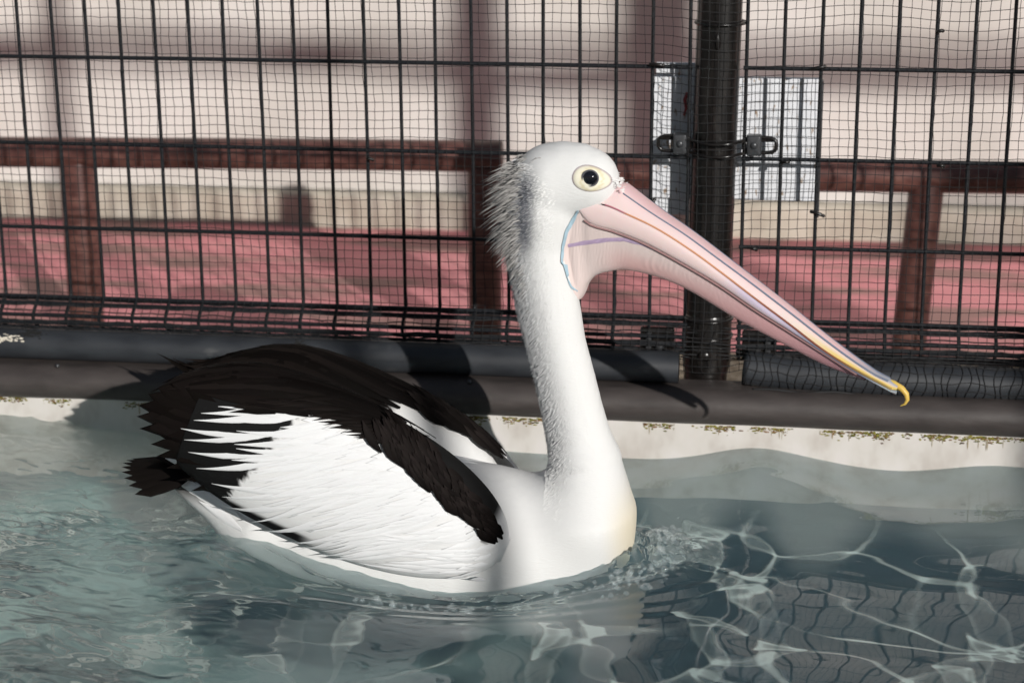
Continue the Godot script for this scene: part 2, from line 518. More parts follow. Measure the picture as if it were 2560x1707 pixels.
func fence_panel(x0: float, count: int, first: int, label: String, right: bool) -> void:
	var o := thing("wire_fence", Vector3(x0, 0.12, 0), label, "wire fence", "wire fences")
	var vm: Array[ArrayMesh] = []
	for k in 3:
		var b := Buf.new()
		var p := PackedVector3Array([Vector3(0, 0.535, 0), Vector3(rng.randf_range(-0.0012, 0.0012), 0.30, 0), Vector3(0, 0.075, 0), Vector3(0, 0.063, 0), Vector3(0, 0.058, 0.006), Vector3(0, 0.046, 0.022), Vector3(0, 0.038, 0.0275), Vector3(0, 0.030, 0.026), Vector3(0, 0.018, 0.008), Vector3(0, 0.011, 0.0), Vector3(0, 0.002, -0.001)])
		b.tube(p, PackedFloat32Array([0.0026]), 7)
		vm.append(b.mesh())
	var inset := 0.004
	for k in range(first, count):
		part("vertical_wire", vm[absi(k) % 3], M["fence wire"], o, Vector3(0.05 * k, 0, 0))
	var xa := 0.05 * first - inset
	var xb := 0.05 * (count - 1) + inset
	for y in ROWS:
		var p := [Vector3(xa, y - 0.12, 0.0046), Vector3((xa + xb) / 2, y - 0.12 + 0.0006, 0.0046), Vector3(xb, y - 0.12, 0.0046)]
		part("horizontal_wire", tube_mesh(p, 0.0029, 8), M["fence wire"], o)
	for f in FOLD:
		var p := [Vector3(xa, f.y - 0.12, f.x + 0.0046), Vector3(xb, f.y - 0.12, f.x + 0.0046)]
		part("horizontal_wire", tube_mesh(p, 0.0029, 8), M["fence wire"], o)

func fence() -> void:
	fence_panel(0.0, 20, -9, "black welded wire fence panel left of the black post", false)
	fence_panel(1.0266, 16, 0, "black welded wire fence panel right of the black post", true)
	# the post
	var o := thing("fence_post", Vector3(0.986, 0.095, -0.004), "round black plastic post between the two fence panels", "post")
	part("pole", tube_mesh([Vector3(-0.008, -0.2, 0), Vector3(-0.006, 0.0, 0), Vector3(0.0032, 0.555, 0)], 0.0305, 32), M["black plastic"], o)
	var b := Buf.new()
	b.tube(PackedVector3Array([Vector3(-0.006, 0.012, 0), Vector3(-0.005, 0.02, 0), Vector3(-0.004, 0.088, 0), Vector3(-0.004, 0.094, 0)]), PackedFloat32Array([0.032, 0.0335, 0.0335, 0.0315]), 28, Color.WHITE, false)
	part("sleeve", b.mesh(), M["black plastic"], o)
	for y in [0.062, 0.088, 0.500]:
		b = Buf.new()
		var ring := PackedVector3Array()
		for q in 30: ring.append(Vector3(-0.005 + 0.018 * y + cos(TAU * q / 30) * 0.0338, y, sin(TAU * q / 30) * 0.0338))
		b.tube(ring, PackedFloat32Array([0.0022]), 6, Color.WHITE, false, true)
		part("strap", b.mesh(), M["black plastic"], o)
	b = Buf.new()
	b.ball(Vector3(-0.006, 0.040, 0.0325), Vector3(0.0095, 0.0085, 0.006), 14)
	part("bolt", b.mesh(), M["black plastic"], o)
	b = Buf.new()
	b.ball(Vector3(0.002, 0.477, 0.0285), Vector3(0.005, 0.013, 0.005), 12)
	part("dent_ridge", b.mesh(), M["black plastic"], o)
	# the wire clamp across it
	o = thing("fence_clamp", Vector3(0.99, 0.430, 0.0), "black wire clamp gripping both fence panels across the post", "clamp")
	for s: int in [1, -1]:
		var p := PackedVector3Array()
		for q in 25:
			var t := lerpf(-1, 1, q / 24.0)
			var zz := 0.014 + 0.024 * exp(-pow(t / 0.42, 4))
			p.append(Vector3(t * 0.076, s * 0.0085 - 0.003 * exp(-t * t * 8), zz))
		b = Buf.new()
		b.tube(p, PackedFloat32Array([0.0022]), 7)
		part("wire_strand", b.mesh(), M["black plastic"], o)
	for s in [-1, 1]:
		b = Buf.new()
		var ring := PackedVector3Array()
		for q in 22:
			var an := TAU * q / 22
			ring.append(Vector3(s * 0.058 + 0.022 * signf(cos(an)) * pow(absf(cos(an)), 0.6), 0.002 + 0.0105 * signf(sin(an)) * pow(absf(sin(an)), 0.6), 0.015))
		b.tube(ring, PackedFloat32Array([0.0028]), 7, Color.WHITE, false, true)
		part("wire_loop", b.mesh(), M["black plastic"], o)
		b = Buf.new()
		bevel_box(b, Vector3(s * 0.050, 0.002, 0.014), Vector3(0.010, 0.014, 0.010), 0.002)
		part("clip_block", b.mesh(), M["clip steel"], o)
		b = Buf.new()
		b.ball(Vector3(s * 0.050, 0.003, 0.0245), Vector3(0.005, 0.005, 0.003), 10)
		part("clip_screw", b.mesh(), M["clip steel"], o)
	# brackets at the foot
	for k in 2:
		o = thing("foot_bracket", Vector3([0.913, 1.055][k], 0.150, 0.018), ["dark bolted bracket at the foot of the fence, left of the post", "dark bolted bracket at the foot of the fence, right of the post"][k], "bracket", "brackets at the foot of the post")
		b = Buf.new()
		bevel_box(b, Vector3(0, 0, 0), Vector3(0.024, 0.021, 0.006), 0.002)
		part("plate", b.mesh(), M["black plastic"], o)
		b = Buf.new()
		b.ball(Vector3([0.004, -0.004][k], -0.003, 0.009), Vector3(0.007, 0.007, 0.006), 12)
		part("bolt", b.mesh(), M["clip steel"], o)
		b = Buf.new()
		bevel_box(b, Vector3([-0.012, 0.012][k], 0.003, 0.008), Vector3(0.004, 0.012, 0.003), 0.001)
		part("lug", b.mesh(), M["clip steel"], o)
	# cable ties that hold the net
	var ties := [[1.122, 0.537, "cable tie on the upper wire above the white board"], [0.906, 0.538, "cable tie on the upper wire just left of the post"], [1.083, 0.408, "cable tie on the middle wire right of the clamp"], [1.29, 0.408, "cable tie on the middle wire far right of the clamp"], [1.043, 0.286, "cable tie on the lower wire right of the post"], [1.128, 0.338, "loose dark cable tie end below the white board"], [1.279, 0.588, "cable tie on a vertical wire at the upper right"], [0.506, 0.4, "cable tie under the middle wire above the shaded rail end"], [0.902, 0.345, "cable tie poking out above the bill base"]]
	for t in ties:
		b = Buf.new()
		var an := rng.randf_range(-0.3, 0.3) + (0.9 if t[0] == 0.902 else 0.0)
		var d := Vector3(cos(an), sin(an), 0) * (0.010 if t[0] in [1.122, 0.906, 1.128, 0.902] else 0.0045)
		b.tube(PackedVector3Array([-d, -d * 0.4 + Vector3(0, 0.0012, 0.002), d * 0.5 + Vector3(0, 0.001, 0.002), d]), PackedFloat32Array([0.002, 0.0026, 0.0026, 0.0014]), 6)
		b.ball(d * 0.9, Vector3(0.0028, 0.0028, 0.0028), 6)
		var tie := part("cable_tie", b.mesh(), M["black plastic"], null, Vector3(t[0], t[1], 0.011))
		tag(tie, t[2], "cable tie", "cable ties on the fence")
	# board behind the post
	o = thing("notice_board", Vector3(1.011, 0.343, -0.046), "weathered white board fixed behind the black post", "board")
	b = Buf.new()
	bevel_box(b, Vector3(0, 0.086, 0), Vector3(0.116, 0.086, 0.006), 0.002)
	part("panel", b.mesh(), M["board paint"], o)
	b = Buf.new()
	bevel_box(b, Vector3(-0.088, -0.012, -0.002), Vector3(0.028, 0.0125, 0.004), 0.001)
	part("lower_flap", b.mesh(), M["board paint"], o)
	b = Buf.new()
	bevel_box(b, Vector3(-0.080, 0.181, -0.002), Vector3(0.030, 0.009, 0.004), 0.001)
	part("upper_flap", b.mesh(), M["board paint"], o)
	b = Buf.new()
	bevel_box(b, Vector3(0.117, 0.074, 0.001), Vector3(0.003, 0.096, 0.008), 0.001)
	part("edge_strip", b.mesh(), M["clip steel"], o)
	b = Buf.new()
	b.tube(PackedVector3Array([Vector3(-0.066, 0.15, 0.0075), Vector3(-0.069, 0.14, 0.0075), Vector3(-0.067, 0.128, 0.0075), Vector3(-0.070, 0.118, 0.0075)]), PackedFloat32Array([0.0022, 0.0028, 0.0022, 0.0016]), 6)
	part("red_mark", b.mesh(), M["board red"], o)
	netting()

func bevel_box(b: Buf, c: Vector3, h: Vector3, r: float) -> void:
	# a box with chamfered edges, as a convex stack of rings
	var rings := [[-1.0, r], [-1.0 + r / h.z, 0.0], [1.0 - r / h.z, 0.0], [1.0, r]]
	var first := b.v.size()
	for q in rings:
		var hx: float = h.x - q[1]
		var hy: float = h.y - q[1]
		for s in [[-1, -1, 0], [-1, -1, 1], [1, -1, 1], [1, -1, 0], [1, 1, 0], [1, 1, 1], [-1, 1, 1], [-1, 1, 0]]:
			var cut := r
			var px := hx; var py := hy
			# two points per corner
			var along_x: bool = (s[2] == 1) == (s[0] * s[1] > 0) if true else false
			if s[1] == -1:
				along_x = s[2] == 1
			else:
				along_x = s[2] == 1
			if along_x: px -= cut
			else: py -= cut
			b.vert(c + Vector3(s[0] * px, s[1] * py, h.z * q[0]))
	for k in 3:
		for q in 8:
			var q2 := (q + 1) % 8
			b.quad(first + k * 8 + q, first + (k + 1) * 8 + q, first + (k + 1) * 8 + q2, first + k * 8 + q2)
	var lo := b.vert(c - Vector3(0, 0, h.z)); var hi := b.vert(c + Vector3(0, 0, h.z))
	for q in 8:
		var q2 := (q + 1) % 8
		b.tri(lo, first + q, first + q2)
		b.tri(hi, first + 24 + q2, first + 24 + q)

func netting() -> void:
	var b := Buf.new()
	var x0 := -0.16; var x1 := 1.56; var y0 := 0.118; var y1 := 0.655; var pitch := 0.0125
	var nx := int((x1 - x0) / pitch); var ny := int((y1 - y0) / pitch)
	var pts := []
	for j in ny + 1:
		var row := PackedVector3Array()
		for k in nx + 1:
			var x := x0 + pitch * k
			var y := y0 + pitch * j
			var pull := exp(-pow((x - 0.99) / 0.10, 2))
			var dx := 0.0022 * N1.get_noise_2d(x * 3.0, y * 7.0 + 40.0) + 0.0016 * N1.get_noise_2d(x * 7.0 + 9.0, y * 9.0) + 0.0012 * N1.get_noise_2d(x * 60.0, y * 60.0) + 0.012 * (0.36 - y) * sin(x * 2.1 + 1.0)
			var dy := 0.004 * N1.get_noise_2d(x * 3.4 + 70.0, y * 5.0) + 0.0010 * N1.get_noise_2d(x * 60.0 + 30.0, y * 60.0)
			dy -= pull * 0.004
			var sag := smoothstep(0.45, 0.72, y) * smoothstep(0.9, 1.15, x)
			dy -= 0.006 * sag * sin((x - 1.0) * 26.0)
			var z := 0.0115 + 0.0015 * N1.get_noise_2d(x * 8.0, y * 8.0 + 11.0)
			z += 0.024 * exp(-pow((x - 0.985) / 0.042, 4))
			if y < 0.19: z += 0.026 * smoothstep(0.19, 0.165, y) * smoothstep(0.10, 0.14, y)
			row.append(Vector3(x + dx, y + dy, z))
		pts.append(row)
	var r := PackedFloat32Array([0.00052])
	for j in ny + 1:
		b.tube(pts[j], r, 3, Color.WHITE, false)
	for k in nx + 1:
		var col := PackedVector3Array()
		for j in ny + 1: col.append(pts[j][k])
		b.tube(col, r, 3, Color.WHITE, false)
	# slack net bunched along the foot of the fence
	for q in 10:
		var p := PackedVector3Array()
		for k in 180:
			var x := -0.14 + 0.0094 * k
			p.append(Vector3(x, 0.124 + 0.0062 * q + 0.0022 * N1.get_noise_2d(x * 18.0, q * 7.0), 0.006 + 0.028 * sin(PI * (q + 0.5) / 10.0) + 0.002 * N1.get_noise_2d(x * 25.0, q * 9.0 + 3.0)))
		b.tube(p, PackedFloat32Array([0.0007 + 0.0003 * (q % 3)]), 4, Color.WHITE, false)
	# knots that catch the light
	for k in 260:
		var p: Vector3 = pts[rng.randi_range(0, ny)][rng.randi_range(0, nx)]
		b.ball(p, Vector3.ONE * 0.0010, 5)
	var o := part("bird_netting", b.mesh(), M["net cord"])
	tag(o, "fine black bird netting hung over the wire fence panels", "netting", "", "stuff")

# ------------------------------------------------------------------ water
func wave(x: float, z: float) -> float:
	var h := 0.0
	# swell that laps along the wall
	var near := exp(-pow((z - 0.075) / 0.22, 2))
	h += near * (0.024 * exp(-pow((x + 0.06) / 0.24, 2)) + 0.021 * exp(-pow((x - 1.05) / 0.085, 2)) - 0.010 * exp(-pow((x - 1.24) / 0.08, 2)) + 0.004 * exp(-pow((x - 1.40) / 0.06, 2)))
	h += 0.0045 * sin(x * 7.0 + z * 9.0 + 1.2 * sin(z * 4.0)) * smoothstep(0.1, 0.4, z)
	h += 0.0075 * N3.get_noise_2d(x * 1.9, z * 3.2) + 0.0016 * N3.get_noise_2d(x * 4.6 + 8.0, z * 8.0) + 0.0003 * N3.get_noise_2d(x * 13.0 + 2.0, z * 20.0)
	# churned wake on the left
	var left := smoothstep(0.66, 0.20, x)
	h += left * (0.0070 * N3.get_noise_2d(x * 4.0, z * 7.0) + 0.0034 * N2.get_noise_2d(x * 12.0 + 5.0, z * 24.0) + 0.0012 * N2.get_noise_2d(x * 30.0 + 15.0, z * 58.0))
	h += left * smoothstep(0.36, 0.12, z) * 0.0032 * N2.get_noise_2d(x * 30.0, z * 46.0)
	h += left * exp(-pow((z - 0.44) / 0.07, 2)) * 0.0024 * N2.get_noise_2d(x * 30.0 + 9.0, z * 60.0)
	# the trough along the near flank, ripples there and at the breast
	h -= 0.024 * exp(-pow((x - 0.70) / 0.17, 2) - pow((z - 0.52) / 0.10, 2))
	h += 0.010 * exp(-pow((x - 0.46) / 0.10, 2) - pow((z - 0.50) / 0.05, 2))
	var bx := (x - 0.655) / 0.265; var bz := (z - 0.40) / 0.125
	var d := sqrt(bx * bx + bz * bz)
	var out := maxf(0.0, d - 1.0)
	h += exp(-out * 3.2) * 0.0034 * sin(out * 24.0 + 4.0 * N3.get_noise_2d(x * 2.5, z * 2.5)) * smoothstep(0.2, 0.5, z)
	h += exp(-out * 6.0) * 0.0032 * N2.get_noise_2d(x * 22.0 + 60.0, z * 45.0) * smoothstep(0.35, 0.5, z)
	var fx := x - 0.915; var fz := z - 0.41
	var fd := sqrt(fx * fx + fz * fz)
	h += exp(-pow((fd - 0.030) / 0.036, 2)) * smoothstep(-0.12, 0.0, fx + fz * 0.3) * (0.009 + 0.013 * N2.get_noise_2d(x * 40.0, z * 40.0))
	return h

func grid_steps(lo: float, a: float, b: float, hi: float, fine: float) -> PackedFloat32Array:
	var out := PackedFloat32Array()
	var x := a; var s := fine
	var head := []
	while x > lo:
		s *= 1.25
		x -= s
		head.push_front(maxf(x, lo))
	for q in head: out.append(q)
	var n := int((b - a) / fine)
	for k in n + 1: out.append(a + (b - a) * k / n)
	x = b; s = fine
	while x < hi:
		s *= 1.25
		x += s
		out.append(minf(x, hi))
	return out

func water() -> void:
	var xs := grid_steps(-2.6, -0.22, 1.62, 4.4, 0.0042)
	var zs := grid_steps(0.07, 0.0751, 1.02, 5.2, 0.0042)
	var b := Buf.new()
	var W := xs.size()
	for z in zs:
		for x in xs:
			var h := wave(x, z)
			var left := smoothstep(0.80, 0.10, x)
			var col := Color(0.76, 0.91, 0.94).lerp(Color(0.90, 0.98, 0.96), left)
			b.vert(Vector3(x, h, z), col)
	for j in zs.size() - 1:
		for k in W - 1:
			var a := j * W + k
			b.quad(a, a + 1, a + W + 1, a + W)
	struct("water", b.mesh(), M["water"], "rippled blue-green pool water, milky on the left and dark on the right")
	painted_caustics()
	splash()

func floor_y(z: float) -> float:
	return -curve([Vector2(0.09, 0.14), Vector2(0.13, 0.2), Vector2(0.22, 0.27), Vector2(0.36, 0.31), Vector2(0.6, 0.33), Vector2(5.2, 0.36)], z)

func painted_caustics() -> void:
	# caustic light web painted as a pale sheet, focused through a swell
	var x0 := -0.12; var z0 := 0.092; var st := 0.0021
	var W := 730; var H := 320
	var d := PackedFloat32Array()
	d.resize(W * H)
	# the slopes of a swell of random long and short waves
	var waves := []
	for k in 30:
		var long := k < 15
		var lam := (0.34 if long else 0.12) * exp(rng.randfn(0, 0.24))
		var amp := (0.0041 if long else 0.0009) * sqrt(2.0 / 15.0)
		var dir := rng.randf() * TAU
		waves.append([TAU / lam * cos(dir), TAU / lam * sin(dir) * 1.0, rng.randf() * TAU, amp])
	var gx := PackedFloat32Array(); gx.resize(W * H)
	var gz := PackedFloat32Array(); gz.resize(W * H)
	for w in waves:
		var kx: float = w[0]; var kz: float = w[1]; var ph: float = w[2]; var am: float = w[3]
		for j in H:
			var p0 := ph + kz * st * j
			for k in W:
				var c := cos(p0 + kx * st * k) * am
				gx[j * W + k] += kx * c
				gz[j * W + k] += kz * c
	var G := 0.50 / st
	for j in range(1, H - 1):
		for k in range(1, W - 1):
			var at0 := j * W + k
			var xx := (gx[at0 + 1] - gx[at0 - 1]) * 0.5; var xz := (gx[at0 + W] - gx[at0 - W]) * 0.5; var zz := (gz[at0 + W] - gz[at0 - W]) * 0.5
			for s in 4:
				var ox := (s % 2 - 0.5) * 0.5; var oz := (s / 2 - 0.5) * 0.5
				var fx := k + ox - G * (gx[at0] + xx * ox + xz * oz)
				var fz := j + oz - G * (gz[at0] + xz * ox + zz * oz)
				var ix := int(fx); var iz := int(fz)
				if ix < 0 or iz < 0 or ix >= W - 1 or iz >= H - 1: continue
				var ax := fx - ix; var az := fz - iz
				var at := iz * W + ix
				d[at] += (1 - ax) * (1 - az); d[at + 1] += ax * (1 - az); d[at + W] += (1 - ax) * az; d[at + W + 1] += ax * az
	var b := Buf.new()
	var id := PackedInt32Array()
	id.resize(W * H); id.fill(-1)
	var al := PackedFloat32Array()
	al.resize(W * H)
	for j in range(1, H - 1):
		for k in range(1, W - 1):
			var at := j * W + k
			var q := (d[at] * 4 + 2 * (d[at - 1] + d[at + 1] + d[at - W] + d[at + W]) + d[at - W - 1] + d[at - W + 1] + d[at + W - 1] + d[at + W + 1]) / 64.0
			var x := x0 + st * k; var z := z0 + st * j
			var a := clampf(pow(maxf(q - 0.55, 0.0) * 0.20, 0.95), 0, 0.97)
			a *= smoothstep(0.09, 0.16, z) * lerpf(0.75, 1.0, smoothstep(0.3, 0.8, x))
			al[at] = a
	for j in range(1, H - 2):
		for k in range(1, W - 2):
			var at := j * W + k
			if maxf(maxf(al[at], al[at + 1]), maxf(al[at + W], al[at + W + 1])) < 0.02: continue
			var q := [at, at + 1, at + W + 1, at + W]
			for s in 4:
				var t: int = q[s]
				if id[t] < 0:
					var x := x0 + st * (t % W); var z := z0 + st * (t / W)
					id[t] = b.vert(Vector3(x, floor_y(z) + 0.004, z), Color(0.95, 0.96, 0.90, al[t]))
			b.quad(id[q[0]], id[q[1]], id[q[2]], id[q[3]])
	var o := part("painted_caustics", b.mesh(), M["painted_caustics"])
	tag(o, "wavering web of caustic light painted as a pale sheet over the pool floor", "painted_caustics", "", "stuff")

func splash() -> void:
	var b := Buf.new()
	for k in 330:
		var t := rng.randf()
		var an := lerpf(-0.9, 1.7, t)
		var rad := 0.045 + absf(rng.randfn(0, 0.018))
		var c := Vector3(0.90 + cos(an) * rad * 1.0, 0, 0.41 + sin(an) * rad * 1.6)
		if k > 240:   # a trail along the near flank
			c = Vector3(rng.randf_range(0.60, 0.92), 0, 0)
			c.z = 0.40 + 0.175 * sqrt(maxf(0.0, 1.0 - pow((c.x - 0.60) / 0.34, 2))) + absf(rng.randfn(0, 0.012))
		var r := rng.randf_range(0.0012, 0.0040) * (1.8 if rng.randf() < 0.12 else 1.0)
		c.y = wave(c.x, c.z) + r * rng.randf_range(-0.2, 0.4) + (absf(rng.randfn(0, 0.006)) if rng.randf() < 0.25 else 0.0)
		b.ball(c, Vector3(r, r * 0.85, r), 10)
	var o := part("splash_bubbles", b.mesh(), M["bubble"])
	tag(o, "clear bubbles and droplets thrown up round the pelican's breast", "bubbles", "", "stuff")

# ------------------------------------------------------------------ pelican
var prims := []   # [kind, a, b, ra, rb, scale]
const POD_C := Vector2(0.55, 0.112)
const E1 := Vector2(-0.9206, 0.3905)
const E2 := Vector2(0.3905, 0.9206)
const PA := 0.225
const PB := 0.098
const PT := 0.054
const PZ := 0.100

func side_drop(s: float) -> float:
	return 0.006 if s > 0 else -0.030


func body_prims() -> void:
	var zc := PELICAN_Z
	var chain := [[0.856, 0.046, 0.060, 1.35], [0.854, 0.107, 0.0443, 1.05], [0.846, 0.141, 0.0378, 0.95], [0.838, 0.174, 0.0364, 0.90], [0.829, 0.213, 0.0358, 0.88], [0.818, 0.257, 0.0352, 0.88], [0.810, 0.295, 0.0374, 0.86], [0.803, 0.333, 0.0378, 0.86], [0.798, 0.381, 0.0392, 0.84], [0.803, 0.424, 0.0438, 0.82], [0.814, 0.457, 0.0482, 0.80]]
	for k in chain.size() - 1:
		var p = chain[k]; var q = chain[k + 1]
		prims.append([0, Vector3(p[0], p[1], zc), Vector3(q[0], q[1], zc + (0.004 if k > 7 else 0.0)), p[2], q[2], p[3], q[3]])
	prims.append([0, Vector3(0.814, 0.457, zc + 0.004), Vector3(0.853, 0.462, zc + 0.008), 0.0482, 0.0398, 0.80, 0.84])
	prims.append([0, Vector3(0.826, 0.462, zc + 0.005), Vector3(0.842, 0.462, zc + 0.006), 0.0455, 0.0440, 0.80, 0.82])
	# torso
	prims.append([1, Vector3(0.652, -0.008, zc), Vector3(0.258, 0.106, 0.104), 0.036, 0, 1.0])
	# tail end
	prims.append([0, Vector3(0.44, 0.02, zc), Vector3(0.325, 0.062, zc), 0.055, 0.012, 1.3, 1.3])
	# folded wings
	for s: int in [1, -1]:
		prims.append([2, Vector3(POD_C.x, POD_C.y + side_drop(s), zc + s * PZ), Vector3(PA - 0.022, PB - 0.006, PT - 0.003), 0.010, 0, 1.0])

func prim_d(q: Array, p: Vector3) -> float:
	if q[0] == 0:
		var a: Vector3 = q[1]; var ba: Vector3 = q[2] - a
		var t := clampf((p - a).dot(ba) / ba.dot(ba), 0.0, 1.0)
		var sc := lerpf(q[5], q[6], t)
		var pa := p - a - ba * t
		pa.z /= sc
		return (pa.length() - lerpf(q[3], q[4], t)) * minf(1.0, sc)
	var l: Vector3 = p - q[1]
	var r: Vector3 = q[2]
	if q[0] == 2:
		l = Vector3(l.x * E1.x + l.y * E1.y, l.x * E2.x + l.y * E2.y, l.z)
	var u := l / r
	var k0 := u.length()
	var k1 := (u / r).length()
	return k0 * (k0 - 1.0) / maxf(k1, 1e-6)

func smin(a: float, b: float, k: float) -> float:
	var h := maxf(k - absf(a - b), 0.0) / k
	return minf(a, b) - h * h * k * 0.25

func body_d(p: Vector3, list: Array) -> float:
	var d := 1e9
	for q in list:
		if q[0] == 0: d = minf(d, prim_d(q, p))
	for q in list:
		if q[0] == 0: continue
		var e := prim_d(q, p)
		d = e if d > 1e8 else smin(d, e, q[3])
	return d

func net(step: float, lo: Vector3, dims: Vector3i) -> Buf:
	# surface nets over the cells near the body
	var B := 5
	var nb := Vector3i(ceili(float(dims.x) / B), ceili(float(dims.y) / B), ceili(float(dims.z) / B))
	var vals := {}
	var half := step * B * 0.5
	var reach := half * 1.75 + step * 2
	var sy := dims.x + 2
	var sz := (dims.x + 2) * (dims.y + 2)
	var cells := {}
	var blocks := []
	for bz in nb.z:
		for by in nb.y:
			for bx in nb.x:
				var c := lo + Vector3(bx, by, bz) * step * B + Vector3.ONE * half
				var ds := []
				var dm := 1e9
				for q in prims:
					var e := prim_d(q, c)
					ds.append(e)
					dm = minf(dm, e)
				if dm > reach + 0.02 : continue
				if dm < -reach * 1.6 - 0.02: continue
				var list := []
				for k in prims.size():
					if ds[k] < dm + reach * 2 + 0.03: list.append(prims[k])
				blocks.append([bx, by, bz])
				for z in B + 1:
					for y in B + 1:
						for x in B + 1:
							var key: int = (bx * B + x) + (by * B + y) * sy + (bz * B + z) * sz
							if not vals.has(key):
								vals[key] = body_d(lo + Vector3(bx * B + x, by * B + y, bz * B + z) * step, list)
	var b := Buf.new()
	var off := [0, 1, sy, sy + 1, sz, sz + 1, sz + sy, sz + sy + 1]
	for bl in blocks:
		for z in B:
			for y in B:
				for x in B:
					var gx: int = bl[0] * B + x; var gy: int = bl[1] * B + y; var gz: int = bl[2] * B + z
					var key := gx + gy * sy + gz * sz
					var neg := 0
					var f := []
					for o in off:
						var vv: float = vals[key + o]
						f.append(vv)
						if vv < 0: neg += 1
					if neg == 0 or neg == 8: continue
					var sum := Vector3.ZERO; var cnt := 0
					for e in 12:
						var ax := e / 4; var r := e % 4
						var i0: int
						if ax == 0: i0 = (r & 1) * 2 + (r >> 1) * 4
						elif ax == 1: i0 = (r & 1) + (r >> 1) * 4
						else: i0 = (r & 1) + (r >> 1) * 2
						var i1 := i0 + (1 << ax)
						var fa: float = f[i0]; var fb: float = f[i1]
						if (fa < 0) == (fb < 0): continue
						var t := fa / (fa - fb)
						var p := Vector3(i0 & 1, (i0 >> 1) & 1, i0 >> 2)
						p[ax] += t
						sum += p; cnt += 1
					cells[key] = b.vert(lo + (Vector3(gx, gy, gz) + sum / cnt) * step)
	for key in cells:
		var v0: float = vals[key]
		for ax in 3:
			var da: int = [1, sy, sz][ax]; var du: int = [sy, sz, 1][ax]; var dv: int = [sz, 1, sy][ax]
			var v1: float = vals[key + da]
			if (v0 < 0) == (v1 < 0): continue
			if not (cells.has(key - du) and cells.has(key - dv) and cells.has(key - du - dv)): continue
			var q := [cells[key], cells[key - du], cells[key - du - dv], cells[key - dv]]
			if v0 < 0: b.quad(q[0], q[3], q[2], q[1])
			else: b.quad(q[0], q[1], q[2], q[3])
	return b

func surf_z(x: float, y: float, side := 1.0) -> float:
	# the skin of the body seen from the side
	var z := PELICAN_Z + side * 0.25
	for k in 40:
		var d := body_d(Vector3(x, y, z), prims)
		if d < 0.0004: break
		z -= side * d * 0.9
		if (z - PELICAN_Z) * side < 0: return PELICAN_Z
	return z

func surf_y(x: float, z: float) -> float:
	var y := 0.32
	for k in 50:
		var d := body_d(Vector3(x, y, z), prims)
		if d < 0.0004: break
		y -= d * 0.9
		if y < -0.05: break
	return y

const BACK_OF_NECK := [Vector2(0.800, 0.502), Vector2(0.774, 0.492), Vector2(0.757, 0.475), Vector2(0.752, 0.43), Vector2(0.752, 0.38), Vector2(0.760, 0.33), Vector2(0.769, 0.29), Vector2(0.780, 0.25), Vector2(0.792, 0.20), Vector2(0.800, 0.15), Vector2(0.808, 0.10), Vector2(0.81, 0.05)]

func nape_x(y: float) -> float:
	for k in BACK_OF_NECK.size() - 1:
		var p: Vector2 = BACK_OF_NECK[k]; var q: Vector2 = BACK_OF_NECK[k + 1]
		if y >= q.y: return lerpf(q.x, p.x, clampf((y - q.y) / (p.y - q.y), 0, 1))
	return 0.81

func body_colour(p: Vector3) -> Color:
	var c := Color(0.735, 0.735, 0.725)
	# grey nape
	var back := p.x - nape_x(p.y)
	var n := N1.get_noise_3d(p.x * 90, p.y * 60, p.z * 90) * 0.5 + N1.get_noise_3d(p.x * 22, p.y * 14, p.z * 22) * 0.6
	if p.y > 0.06 and p.x > 0.70:
		var band := smoothstep(0.055, 0.004, back + n * 0.010) * smoothstep(0.07, 0.16, p.y) * lerpf(0.45, 0.85, smoothstep(0.18, 0.40, p.y)) * (1.0 - 0.75 * smoothstep(0.468, 0.500, p.y))
		c = c.lerp(Color(0.20, 0.205, 0.225), clampf(band + n * 0.12 * smoothstep(0.09, 0.02, back), 0, 1))
		var core := exp(-pow((back - 0.030 - 0.006 * n) / 0.012, 2)) * smoothstep(0.36, 0.40, p.y) * (1.0 - smoothstep(0.455, 0.485, p.y))
		c = c.lerp(Color(0.07, 0.075, 0.095), clampf(core * 0.9, 0, 1))
	# stained breast
	var st := smoothstep(0.875, 0.915, p.x) * smoothstep(0.115, 0.03, p.y)
	c = c.lerp(Color(0.72, 0.62, 0.42), st * 0.7)
	# dark feather bases under the folded wings' trailing half
	for s: int in [1, -1]:
		var l := Vector2(p.x, p.y) - POD_C - Vector2(0, side_drop(s))
		var a := l.dot(E1); var bb := l.dot(E2)
		var away: float = (p.z - PELICAN_Z) * s
		if away > 0.015:
			var lim := 0.10 if s > 0 else -0.03
			var dark := smoothstep(lim, lim + 0.02, a) * smoothstep(-0.12, -0.085, bb + a * 0.35) * smoothstep(0.03, 0.06, p.y)
			c = c.lerp(Color(0.0079, 0.0079, 0.0079), dark)
	return c

func pod(side: float, a: float, phi: float, lift: float) -> Vector3:
	var t := clampf(absf(a) / (PA + 0.012), 0.0, 1.0)
	var r := maxf(pow(maxf(0.0, 1.0 - pow(t, 2.2)), 0.5), 0.16)
	var h := (PB + lift) * sin(phi) * r - 0.020 * smoothstep(0.11, 0.24, a) * smoothstep(0.2, 1.0, sin(phi))
	var z := (PT + lift) * cos(phi) * r
	var q := POD_C + Vector2(0, side_drop(side)) + E1 * a + E2 * h
	return Vector3(q.x, q.y, PELICAN_Z + side * (PZ + z))

